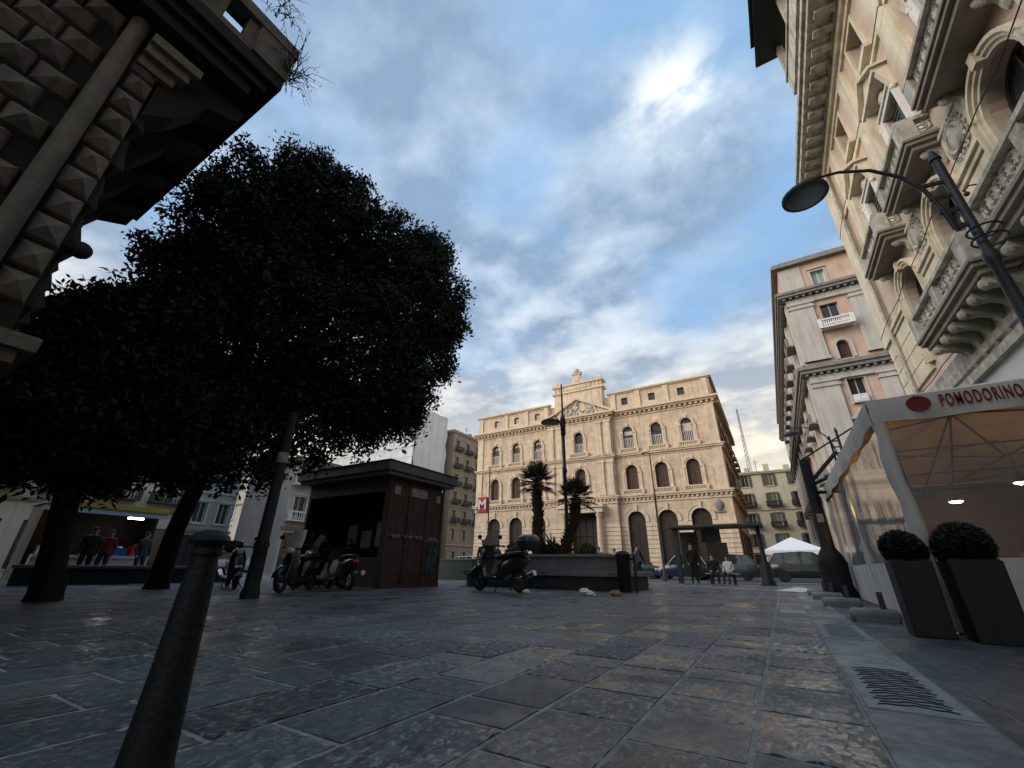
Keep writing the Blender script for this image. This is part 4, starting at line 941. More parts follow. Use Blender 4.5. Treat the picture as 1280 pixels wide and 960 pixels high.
b = MB(); b.ell((-0.05, 0.15, 3.8), (0.1, 0.1, 0.1), 10, 7); b.box(-0.1, 0.0, 0.0, 0.15, 3.75, 3.84); b.build('carved_knob', M['tuffdark'], lb, smooth=60)
def weeds(name, loc, n, L, label):
    b = MB()
    for i in range(n):
        a = random.uniform(0, 2 * PI); l = L * random.uniform(0.4, 1.1); o = Vector((random.gauss(0, 0.09), random.gauss(0, 0.09), 0)); d = Vector((math.cos(a), math.sin(a), 0))
        b.tube([o, o + d * l * 0.35 + Vector((0, 0, l * 0.45)), o + d * l * 0.8 + Vector((0, 0, l * random.uniform(0.1, 0.7)))], [0.007, 0.005, 0.002], 4, False)
        for q in range(3):
            p = o + d * l * random.uniform(0.2, 0.7) + Vector((0, 0, l * random.uniform(0.1, 0.55))); s = random.uniform(0.02, 0.045)
            b.add([p, p + Vector((random.uniform(-s, s), random.uniform(-s, s), s)), p + Vector((random.uniform(-s, s), random.uniform(-s, s), s * 1.8))], [(0, 1, 2)])
    tag(b.build(name, M['leaf'], loc=loc), label, 'weed')
weeds('weed_plant', (-5.36, 1.62, 7.95), 60, 0.7, 'wiry weed growing from the outer corner of the dark stone balcony')
weeds('weed_plant', (-5.3, 1.2, 9.05), 26, 0.55, 'thin weed sprouting on top of the dark balcony parapet')

# ------------------------------------------------------------------ evergreen trees
def crown_mesh(name, blobs, base, n_clump, leaves, size, m):
    """thousands of small leaves gathered in sprays through the blobs' volume"""
    bl = np.array(blobs); w = bl[:, 3] ** 2.2; w /= w.sum()
    idx = np.random.choice(len(bl), n_clump, p=w)
    d = np.random.normal(size=(n_clump, 3)); d /= np.linalg.norm(d, axis=1)[:, None]
    rr = np.random.uniform(0.45, 1.03, n_clump) ** 0.7
    c = bl[idx, :3] + d * (bl[idx, 3] * rr)[:, None]
    c = c[c[:, 2] > 1.75]; n = len(c)
    dirs = np.random.normal(size=(n, 3)); dirs += d[:n] * 0.8; dirs /= np.linalg.norm(dirs, axis=1)[:, None]
    t = np.random.uniform(-0.5, 0.5, (n, leaves)); sp = 0.5
    P = c[:, None, :] + dirs[:, None, :] * t[..., None] * sp + np.random.normal(scale=0.13, size=(n, leaves, 3))
    P = P.reshape(-1, 3) - np.array(base); N = len(P)
    a = np.random.normal(size=(N, 3)); a /= np.linalg.norm(a, axis=1)[:, None]
    q = np.random.normal(size=(N, 3)); q -= a * (a * q).sum(1)[:, None]; q /= np.linalg.norm(q, axis=1)[:, None]
    L = size * np.random.uniform(0.6, 1.3, N)[:, None]
    V = np.stack([P - a * L, P + q * L * 0.42, P + a * L, P - q * L * 0.42], 1).reshape(-1, 3)
    me = bpy.data.meshes.new(name); me.vertices.add(4 * N); me.vertices.foreach_set('co', V.astype(np.float32).ravel())
    me.loops.add(4 * N); me.loops.foreach_set('vertex_index', np.arange(4 * N, dtype=np.int32))
    me.polygons.add(N); me.polygons.foreach_set('loop_start', np.arange(0, 4 * N, 4, dtype=np.int32)); me.polygons.foreach_set('loop_total', np.full(N, 4, dtype=np.int32))
    me.update(calc_edges=True); me.materials.append(m); return me
def tree(name, label, base, trunk, limbs_to, blobs, n, leaves, size):
    t = thing(name, label, 'tree', base)
    B = Vector(base); b = MB()
    path = [Vector(p) - B for p in trunk[0]]; b.tube(path, trunk[1], 12)
    b.lathe([(trunk[1][0] * 1.2, -0.02), (trunk[1][0] * 1.06, 0.12), (trunk[1][0] * 0.98, 0.4)], n=12)
    top = path[-1]
    for q in limbs_to:
        e = Vector(q) - B; mid = top.lerp(e, 0.5) + Vector((random.uniform(-.4, .4), random.uniform(-.4, .4), 0.3))
        b.tube([path[-2].lerp(top, 0.6), top.lerp(mid, 0.6), mid, e], [trunk[1][-1] * 0.8, trunk[1][-1] * 0.55, trunk[1][-1] * 0.4, 0.03], 7)
        for k in range(4):
            s = mid.lerp(e, random.uniform(0, 0.9)); b.tube([s, s + Vector((random.uniform(-1, 1), random.uniform(-1, 1), random.uniform(0, 1.0)))], [0.05, 0.015], 5)
    b.build('trunk', M['bark'], t, smooth=50)
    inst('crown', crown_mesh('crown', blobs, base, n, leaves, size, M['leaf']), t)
T2 = [(-12.8,3.9,12.0,1.25), (-12.75,4.5,9.8,2.25), (-12.5,3.7,7.4,1.6), (-12.8,4.2,9.0,1.35), (-12.51,6.29,12.5,2.2), (-11.59,7.85,11.5,2.4), (-10.53,9.23,9.87,2.2), (-11.46,8.04,7.46,2.9), (-12.41,5.32,6.99,2.7), (-10.36,9.41,11.7,1.4), (-10.5,8.6,6.0,1.7), (-12.76,5.76,14.2,1.3), (-9.98,9.82,12.6,0.9), (-11.3,6.70,4.5,1.3), (-11.83,5.39,3.9,1.6), (-9.85,10.6,9.73,1.0), (-10.0,10.2,7.7,1.0), (-10.5,8.9,5.4,1.3), (-12.7,5.0,11.6,1.5)]
T1 = [(-10.2,1.3,2.25,0.6), (-10.7,2.5,2.35,0.62), (-11.0,1.2,2.6,0.7), (-10.82,2.1,4.6,1.15), (-10.41,1.5,3.9,0.75), (-10.36,1.75,2.8,0.85), (-10.68,2.63,3.3,1.4), (-10.1,1.25,3.1,0.55), (-10.95,2.3,5.2,0.7), (-11.37,3.84,3.5,1.25), (-10.1,1.35,2.5,0.6), (-11.2,2.9,5.4,1.0), (-11.5,3.3,6.3,0.8)]
def sprays(bl, n):   # boughs poking out of the crown
    out = []
    for i in range(n):
        q = random.choice(bl); d = Vector((random.gauss(0, 1), random.gauss(0, 1), random.gauss(0, 1))).normalized(); r = q[3] * random.uniform(0.9, 1.02)
        out.append((q[0] + d.x * r, q[1] + d.y * r, q[2] + d.z * r, random.uniform(0.22, 0.45)))
    return [o for o in out if o[2] > 2.6]
SPR2 = sprays(T2, 190); SPR1 = sprays(T1, 60)
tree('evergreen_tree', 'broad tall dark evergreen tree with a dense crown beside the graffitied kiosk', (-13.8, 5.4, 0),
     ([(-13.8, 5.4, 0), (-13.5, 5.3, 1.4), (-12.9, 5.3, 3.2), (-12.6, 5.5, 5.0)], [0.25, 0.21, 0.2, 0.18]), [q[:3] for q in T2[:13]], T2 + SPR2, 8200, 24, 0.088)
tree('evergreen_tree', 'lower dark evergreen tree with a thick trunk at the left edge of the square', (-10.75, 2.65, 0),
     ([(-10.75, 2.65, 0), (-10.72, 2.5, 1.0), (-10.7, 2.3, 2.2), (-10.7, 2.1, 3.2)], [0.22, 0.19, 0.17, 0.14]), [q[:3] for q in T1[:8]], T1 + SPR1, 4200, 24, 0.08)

# ------------------------------------------------------------------ kiosk
kx = thing('news_kiosk', 'closed dark kiosk with a graffitied rusty red side and overhanging grey roof', 'kiosk', (-10.05, 9.3, 0))
b = MB(); b.box(-3.9, -0.06, 1.15, 2.55, 0, 3.3); b.box(-3.9, -3.8, 0.06, 1.15, 0, 3.3); b.box(-0.16, -0.06, 0.06, 1.15, 0, 3.3); b.box(-3.8, -0.16, 0.06, 1.15, 3.0, 3.3); b.build('body', M['kioskdark'], kx)
b = MB()
b.box(-0.058, 0, 0.0, 2.6, 0.12, 3.05)
for y in (0.0, 0.86, 1.72, 2.52): b.box(0.001, 0.035, y, y + 0.08, 0.05, 3.2)
b.box(0.001, 0.03, 0.08, 2.52, 1.42, 1.5); b.box(-0.058, 0.05, 0, 2.6, 0, 0.118)
b.build('side_panel', M['kiosk'], kx)
b = MB(); b.box(-3.95, -0.1, -0.05, 0.05, 2.75, 3.3); b.box(-0.12, 0.02, -0.06, 0.06, 0, 3.3); b.box(-3.95, -3.83, -0.06, 0.06, 0, 3.3)
for i in range(24): b.box(-3.8, -0.17, 1.08, 1.13, 0.15 + i * 0.118, 0.25 + i * 0.118)
b.box(-3.7, -0.3, 0.5, 0.9, 0, 0.85)
st = MB(); st.box(-1.5, -1.05, 1.02, 1.07, 1.2, 1.95); st.box(-2.2, -1.75, 1.02, 1.07, 1.15, 1.7); st.box(-0.95, -0.7, 1.02, 1.07, 1.4, 1.8); st.box(-2.9, -2.5, 1.02, 1.07, 1.3, 1.9); st.build('hung_papers', M['graffiti'], kx)
b.build('front_shutter', M['kioskdark'], kx)
b = MB(); b.box(-4.3, 0.34, -0.45, 2.95, 3.32, 3.62); b.frustum((-4.38, 0.42, -0.53, 3.03, 3.62), (-3.6, -0.3, 0.2, 2.3, 3.85)); b.box(-4.2, 0.26, -0.36, 2.86, 3.2, 3.318); b.build('roof', M['kioskroof'], kx, bevel=0.02)
b = MB(); b.cur = 0
def scrib(b, y0, z0, w, h, n, r, x=0.045):
    P = []
    for i in range(n): P.append((x, y0 + w * i / (n - 1) + random.uniform(-0.06, 0.06) * w, z0 + h * (0.5 + 0.5 * math.sin(i * 2.3 + random.random()))))
    b.tube(P, r, 5)
b.mark(); b.box(0.002, 0.02, 0.85, 1.75, 2.72, 2.98); b.mark(); b.box(0.002, 0.02, 0.2, 0.45, 2.7, 2.95); b.mark(); b.box(0.002, 0.02, 2.2, 2.4, 2.66, 2.9)
for (y, w) in ((0.25, 0.35), (0.75, 0.4), (1.3, 0.35), (1.9, 0.4)): b.mark(); scrib(b, y, 1.38, w, 0.14, 9, 0.02)
b.build_each('poster_scrap', M['graffiti'], kx)
b = MB()
for i in range(4): scrib(b, 1.86 + 0.05 * i, 0.35 + 0.2 * i, 0.45, 0.5, 9, 0.014)
for i in range(9): scrib(b, random.uniform(0.1, 1.9), random.uniform(0.3, 2.3), random.uniform(0.2, 0.6), random.uniform(0.1, 0.4), 8, 0.009)
b.prism([(0.036, 1.78, 1.36), (0.036, 2.5, 1.36), (0.036, 2.35, 1.5), (0.036, 1.9, 1.48)], (0.006, 0, 0))
b.build('sprayed_tag', M['graffiti_blue'], kx)

# ------------------------------------------------------------------ street lamps and posts
def lathe_post(b, H, r0, r1): b.lathe([(r0 * 2.2, 0), (r0 * 2.2, 0.12), (r0 * 1.7, 0.2), (r0 * 1.5, 0.75), (r0 * 1.7, 0.85), (r0, 1.0), (r0 * 0.9, 2.6), (r0 * 1.25, 2.66), (r0 * 1.25, 2.8), (r0 * 0.85, 2.86), (r1 * 1.1, H * 0.68), (r1 * 1.5, H * 0.68 + 0.05), (r1 * 1.5, H * 0.68 + 0.18), (r1, H * 0.68 + 0.22), (r1, H - 0.1), (r1 * 1.4, H - 0.08), (0.02, H + 0.1)], n=14)
def arm_lamp(label, loc, rotz, group):
    """post with a wide swan-neck arm and a flat disc luminaire; arm towards local -x"""
    t = thing('street_lamp', label, 'street lamp', loc, rotz, group)
    b = MB(); lathe_post(b, 6.0, 0.085, 0.05); b.build('post', M['greyiron'], t, smooth=40)
    b = MB()
    P = [(-0.17, 0, 4.75), (-0.2, 0, 5.1), (-0.26, 0, 5.45), (-0.42, 0, 5.8), (-0.7, 0, 6.08), (-1.05, 0, 6.22), (-1.4, 0, 6.24), (-1.65, 0, 6.17)]
    b.tube(P, [0.028, 0.028, 0.027, 0.026, 0.024, 0.022, 0.02, 0.018], 8); b.box(-0.19, 0, -0.02, 0.02, 4.72, 4.78)
    for z in (5.0, 5.25, 5.5): b.box(-0.24 - (z - 5.0) * 0.1, 0, -0.02, 0.02, z, z + 0.05)
    b.tube([(-1.55, 0, 6.2), (-1.55, 0, 6.05)], 0.02, 6)
    b.build('arm', M['greyiron'], t, smooth=50)
    b = MB(); 
    for z in (4.45, 4.6): b.ring((0.07, 0, z), 0.16, 0.014, (0.15, 0, 1), 16, 5)
    b.build('scroll_rings', M['greyiron'], t)
    b = MB(); b.lathe([(0.05, 0.12), (0.12, 0.1), (0.25, 0.03), (0.31, -0.03), (0.31, -0.07), (0.265, -0.07), (0.265, -0.05)], (-1.55, 0, 6.0), 22); h = b.build('lamp_head', M['greyiron'], t, smooth=40)
    b = MB(); b.lathe([(0.265, -0.045), (0.26, -0.075), (0.2, -0.1), (0.02, -0.115)], (-1.55, 0, 6.0), 20); b.build('diffuser', M['lampglass'], h, smooth=60)
    return t
L1 = arm_lamp('grey street lamp with swan-neck arm and round lamp head, rising beside the restaurant sign', (3.0, 6.5, 0), math.radians(6), 'swan-neck street lamps')
dup(L1, (3.03, 20.96, 0), math.radians(8), 'grey street lamp half hidden behind the restaurant tent, its round head before the pilastered palace', 'swan-neck street lamps')
t = thing('street_lamp', 'tall dark street lamp rising behind the palms in the stone planter', 'street lamp', (-7.75, 17.6, 0))
b = MB(); b.lathe([(0.2, 0), (0.2, 0.2), (0.15, 0.3), (0.13, 1.0), (0.085, 1.1), (0.075, 4.6), (0.11, 4.65), (0.11, 4.8), (0.075, 4.85), (0.07, 6.4), (0.12, 6.45), (0.13, 7.3), (0.08, 7.35), (0.05, 7.5), (0.035, 9.1), (0.005, 9.15)], n=12); b.build('post', M['iron'], t, smooth=40)
b = MB(); b.tube([(0, 0, 6.5), (-0.1, -0.15, 7.1), (-0.25, -0.4, 7.35), (-0.38, -0.6, 7.2)], 0.03, 6); b.build('arm', M['iron'], t, smooth=50)
b = MB(); b.lathe([(0.06, 0.2), (0.2, 0.12), (0.42, 0.02), (0.45, -0.05), (0.36, -0.06)], (-0.38, -0.6, 7.0), 20); h = b.build('lamp_head', M['iron'], t, smooth=40)
b = MB(); b.lathe([(0.36, -0.058), (0.3, -0.12), (0.02, -0.14)], (-0.38, -0.6, 7.0), 18); b.build('diffuser', M['lampglass'], h, smooth=60)
t = thing('lamp_post', 'thin dark pole standing among the parked cars before the palace arches', 'pole', (-5.9, 27.0, 0))
b = MB(); b.lathe([(0.13, 0), (0.13, 0.3), (0.07, 0.4), (0.06, 4.5), (0.09, 4.52), (0.09, 4.8), (0.05, 4.85), (0.035, 7.4), (0.03, 7.5)], n=10); b.build('post', M['greyiron'], t, smooth=40)
b = MB(); b.tube([(0, 0, 7.45), (-0.25, 0, 7.55), (-0.4, 0, 7.5)], 0.03, 6); b.box(-0.5, -0.3, -0.08, 0.08, 7.42, 7.5); b.build('camera_bracket', M['greyiron'], t)
t = thing('lamp_post', 'dark tapered pole rising into the big tree beside the kiosk', 'pole', (-8.9, 5.05, 0))
b = MB(); b.lathe([(0.17, 0), (0.17, 0.1), (0.14, 0.2), (0.13, 0.9), (0.15, 0.95), (0.115, 1.05), (0.095, 3.6), (0.09, 3.75), (0.03, 3.8)], n=12); b.build('post', M['iron'], t, smooth=40)
b = MB(); b.lathe([(0.114, 2.62), (0.114, 2.84)], n=12); b.build('pale_band', M['graffiti'], t)
# dark post with bracket arms by the tent
t = thing('bracket_post', 'thick dark post with three bracket arms and a swollen base beside the tent', 'post', (1.08, 13.6, 0))
b = MB(); b.lathe([(0.36, 0), (0.36, 0.12), (0.3, 0.3), (0.31, 0.8), (0.24, 1.0), (0.15, 1.15), (0.13, 2.6), (0.12, 3.35)], n=14); b.build('shaft', M['iron'], t, smooth=40)
b = MB(); b.tube([(0, 0, 2.75), (0.75, 0, 3.5)], 0.05, 7); b.tube([(0, 0, 2.7), (0.75, 0, 2.98)], 0.045, 7); b.tube([(0, 0, 2.5), (0.65, 0, 2.5)], 0.04, 7)
b.tube([(-0.1, 0, 3.35), (1.25, 0, 4.1)], 0.022, 6); b.tube([(0.7, 0, 3.2), (0.7, 0, 3.95)], 0.025, 6); b.tube([(0.9, 0, 2.98), (0.9, 0, 3.98)], 0.02, 6)
b.build('bracket_arms', M['iron'], t)
b = MB(); b.box(-0.07, 0.07, -0.16, -0.14, 1.75, 1.95); b.build('sticker', M['graffiti'], t)
# metro sign
t = thing('metro_sign', 'red metro sign with a white letter M on a slim pole', 'sign', (-21.0, 31.0, 0))
b = MB(); b.lathe([(0.12, 0), (0.12, 0.2), (0.06, 0.3), (0.05, 8.8)], n=8); b.build('pole', M['greyiron'], t)
b = MB(); b.box(-1.1, -0.15, -0.14, 0.14, 4.95, 6.3); b.box(-0.15, 0.0, -0.04, 0.04, 5.0, 5.1); b.box(-0.15, 0.0, -0.04, 0.04, 6.1, 6.2); b.build('panel', M['metrored'], t, bevel=0.03)
def text(body, m, parent, loc, rot, size, ext=0.004, off=0.0, sx=1.0, spacing=1.0):
    c = bpy.data.curves.new('lettering', 'FONT'); c.body = body; c.size = size; c.extrude = ext; c.offset = off; c.align_x = 'CENTER'; c.align_y = 'CENTER'; c.space_character = spacing
    tmp = bpy.data.objects.new('tmp', c); COL.objects.link(tmp)
    me = bpy.data.meshes.new_from_object(tmp.evaluated_get(bpy.context.evaluated_depsgraph_get())); bpy.data.objects.remove(tmp)
    me.materials.clear(); me.materials.append(m)
    o = inst('lettering', me, parent, loc); o.rotation_euler = rot; o.scale = (sx, 1, 1); return o
text('M', M['signwhite'], t, (-0.625, -0.146, 5.62), (PI / 2, 0, 0), 1.15, off=0.025)
# bollard in the foreground
t = thing('bollard', 'dark iron bollard with a flat mushroom cap close in the foreground', 'bollard', (-1.56, 0.715, 0))
b = MB(); b.lathe([(0.10, 0), (0.10, 0.03), (0.085, 0.06), (0.066, 0.1), (0.064, 0.14), (0.054, 0.3), (0.045, 0.5), (0.037, 0.62), (0.044, 0.628), (0.044, 0.645), (0.036, 0.652)], n=24); b.build('post', M['iron'], t, smooth=40)
b = MB(); b.lathe([(0.033, 0.65), (0.054, 0.66), (0.059, 0.668), (0.054, 0.68), (0.04, 0.692), (0.018, 0.7), (0.004, 0.701)], n=24); b.build('cap', M['iron'], t, smooth=50)

# ------------------------------------------------------------------ stone planter with palms
t = thing('stone_planter', 'low grey stone planter with a bench ledge holding the palms', 'planter', (-7.0, 13.0, 0))
def hexa(x0, x1, y0, y1, c): return [(x0, y0 + c), (x0 + c, y0), (x1 - c, y0), (x1, y0 + c), (x1, y1 - c), (x1 - c, y1), (x0 + c, y1), (x0, y1 - c)]
def slab(b, poly, z0, z1): b.prism([(p[0], p[1], z0) for p in poly], (0, 0, z1 - z0))
b = MB(); slab(b, hexa(-3.1, 2.9, 0.1, 3.6, 0.5), 0.0, 0.38); b.build('plinth', M['planterdark'], t, bevel=0.02)
b = MB(); slab(b, hexa(-3.25, 3.05, -0.05, 3.75, 0.5), 0.38, 0.53); b.build('bench_ledge', M['planter'], t, bevel=0.02)
b = MB(); slab(b, hexa(-2.75, 2.5, 0.55, 3.3, 0.5), 0.53, 0.93); slab(b, hexa(-2.85, 2.6, 0.45, 3.4, 0.5), 0.93, 1.02); b.build('upper_wall', M['planter'], t, bevel=0.02)
b = MB(); slab(b, hexa(-2.5, 2.25, 0.8, 3.0, 0.4), 1.0, 1.05); b.build('soil', M['soil'], t)
def palm(label, base, trunk, crown, R, nl):
    t = thing('fan_palm', label, 'palm', base); B = Vector(base)
    b = MB(); P = [Vector(p) - B for p in trunk]; k = len(P)
    b.tube(P, [0.17 + 0.035 * math.sin(i * 2.6) for i in range(k)], 10)
    for i in range(90):   # old leaf bases
        s = random.random() * (k - 1.001); p = P[int(s)].lerp(P[int(s) + 1], s % 1); a = random.uniform(0, 2 * PI)
        b.tube([p + Vector((math.cos(a) * 0.13, math.sin(a) * 0.13, 0)), p + Vector((math.cos(a) * 0.25, math.sin(a) * 0.25, 0.12))], [0.045, 0.012], 4)
    b.build('trunk', M['palmbark'], t)
    b = MB(); C = Vector(crown) - B
    for i in range(nl):
        a = i * 2.399 + random.uniform(-.2, .2); el = math.radians(85 - 118 * (i / nl) + random.uniform(-8, 8))
        d = Vector((math.cos(a) * math.cos(el), math.sin(a) * math.cos(el), math.sin(el))); L = R * random.uniform(0.45, 0.62)
        e = C + d * L + Vector((0, 0, -0.06 * L)); b.tube([C, C + d * L * 0.5, e], [0.02, 0.014, 0.01], 4, False)
        side = d.cross(Vector((0, 0, 1))); side = side.normalized() if side.length > 0.05 else Vector((1, 0, 0)); upv = side.cross(d)
        nb = 17
        for j in range(nb):
            th = math.radians(-115 + 230 * j / (nb - 1)); bd = (d * math.cos(th) + side * math.sin(th)).normalized()
            l2 = R * 0.52 * (0.75 + 0.25 * math.cos(th)) * random.uniform(0.85, 1.08); w = d.cross(bd).cross(bd); sd = bd.cross(upv).normalized() * 0.021
            m = e + bd * l2 * 0.55; tip = e + bd * l2 + Vector((0, 0, -0.10 * l2)) 
            b.add([e, m + sd, tip, m - sd], [(0, 1, 2, 3)])
    b.build('fronds', M['palmleaf'], t); return t
palm('taller fan palm standing upright in the stone planter', (-7.45, 14.2, 1.0), [(-7.45, 14.2, 1.0), (-7.43, 14.2, 1.6), (-7.4, 14.2, 2.2), (-7.42, 14.2, 2.8), (-7.45, 14.2, 3.5)], (-7.45, 14.2, 3.6), 0.92, 40)
palm('shorter fan palm with a leaning trunk in the stone planter', (-6.65, 14.6, 1.0), [(-6.65, 14.6, 1.0), (-6.45, 14.6, 1.5), (-6.2, 14.6, 2.0), (-6.08, 14.6, 2.5), (-6.05, 14.6, 2.95)], (-6.05, 14.6, 3.0), 0.85, 36)
t = thing('low_palm', 'low bushy palm growing between the two fan palms', 'palm', (-7.0, 14.9, 1.0))
b = MB()
for i in range(46):
    a = random.uniform(0, 2 * PI); el = math.radians(random.uniform(15, 85)); L = random.uniform(0.6, 1.15); d = Vector((math.cos(a) * math.cos(el), math.sin(a) * math.cos(el), math.sin(el)))
    s = d.cross(Vector((0, 0, 1))).normalized() * 0.028; p0 = Vector((random.gauss(0, 0.15), random.gauss(0, 0.15), 0.05)); m = p0 + d * L * 0.6; e = p0 + d * L - Vector((0, 0, 0.25 * L))
    b.add([p0 - s, p0 + s, m + s, e, m - s], [(0, 1, 2, 3, 4)])
b.build('fronds', M['palmleaf'], t); b = MB(); b.lathe([(0.2, 0), (0.17, 0.3), (0.08, 0.45)], n=8); b.build('trunk', M['palmbark'], t)
for (x, y, s) in ((-8.3, 14.1, 0.42), (-5.6, 14.3, 0.36)):
    b = MB()
    for i in range(420):
        d = Vector((random.gauss(0, 1), random.gauss(0, 1), abs(random.gauss(0, 1)))).normalized() * s * random.uniform(0.5, 1); q = Vector((random.gauss(0, 1), random.gauss(0, 1), random.gauss(0, 1))).normalized() * 0.05; r = q.orthogonal() * 0.5
        b.add([d - q, d + r, d + q, d - r], [(0, 1, 2, 3)])
    tag(b.build('planter_shrub', M['palmleaf'], loc=(x, y, 1.05)), 'small dark shrub at the %s end of the stone planter' % ('scooter' if x < -7 else 'bin'), 'shrub')
# litter bin and thin stake at the planter's end
t = thing('litter_bin', 'dark litter bin standing at the end of the stone planter', 'litter bin', (-3.95, 12.9, 0))
b = MB(); b.lathe([(0.15, 0), (0.18, 0.05), (0.2, 0.92), (0.22, 0.95), (0.22, 1.0), (0.15, 1.07), (0.02, 1.1)], n=16); b.build('body', M['iron'], t, smooth=40)
b = MB(); b.box(0.3, 0.36, -0.03, 0.03, 0, 1.0); b.box(0.22, 0.34, -0.02, 0.02, 0.85, 0.9); b.build('stake', M['iron'], t)
for i, (x, y, s, m, lab) in enumerate(((-4.3, 10.75, 0.16, 'paper', 'crumpled white paper scrap lying on the paving below the planter, the largest of the litter'), (-4.02, 10.35, 0.1, 'paper', 'small flat white scrap nearest the camera below the planter'), (-3.6, 10.9, 0.14, 'cardboard', 'torn brown cardboard scrap beside the white paper'), (-5.75, 10.3, 0.09, 'paper', 'small white crumpled scrap behind the parked scooter'))):
    b = MB(); b.ell((0, 0, 0.35 * s), (s, s * 0.7, s * 0.45), 9, 6, 0.35); b.ell((s * 0.8, 0.1 * s, 0.2 * s), (s * 0.6, s * 0.5, s * 0.2), 7, 5, 0.4)
    tag(b.build('litter_scrap', M[m], loc=(x, y, 0.02)), lab, 'litter', 'litter on the paving')

# ------------------------------------------------------------------ gutter grates
def grate(label, y0, y1, n):
    t = thing('drain_grate', label, 'drain', (0.42, y0, 0), 0, 'gutter drains')
    b = MB(); b.box(-0.2, 0.2, 0, y1 - y0, -0.02, 0.006); b.build('stone_slab', M['drainstone'], t)
    b = MB(); L = y1 - y0
    for i in range(n):
        y = 0.08 + (L - 0.16) * i / (n - 1)
        P = []; w = 0.15
        for k in range(9):
            x = -w + 2 * w * k / 8; P.append((x * (1 - 0.12 * (i % 2)), y + 0.05 * math.sin(PI * k / 8) + 0.012 * math.sin(k * 1.9 + i)))
        th = 0.011
        b.add([(p[0], p[1] - th, 0.0085) for p in P] + [(p[0], p[1] + th, 0.0085) for p in P], [(k, k + 1, 10 + k, 9 + k) for k in range(8)])
    b.build('slots', M['drain'], t)
grate('carved stone gutter drain with curved slots, the nearest one', 3.0, 4.15, 17)
grate('carved stone gutter drain farther along, before the planters', 5.7, 7.1, 13)
grate('carved stone gutter drain beside the white tent weights', 9.6, 10.9, 11)
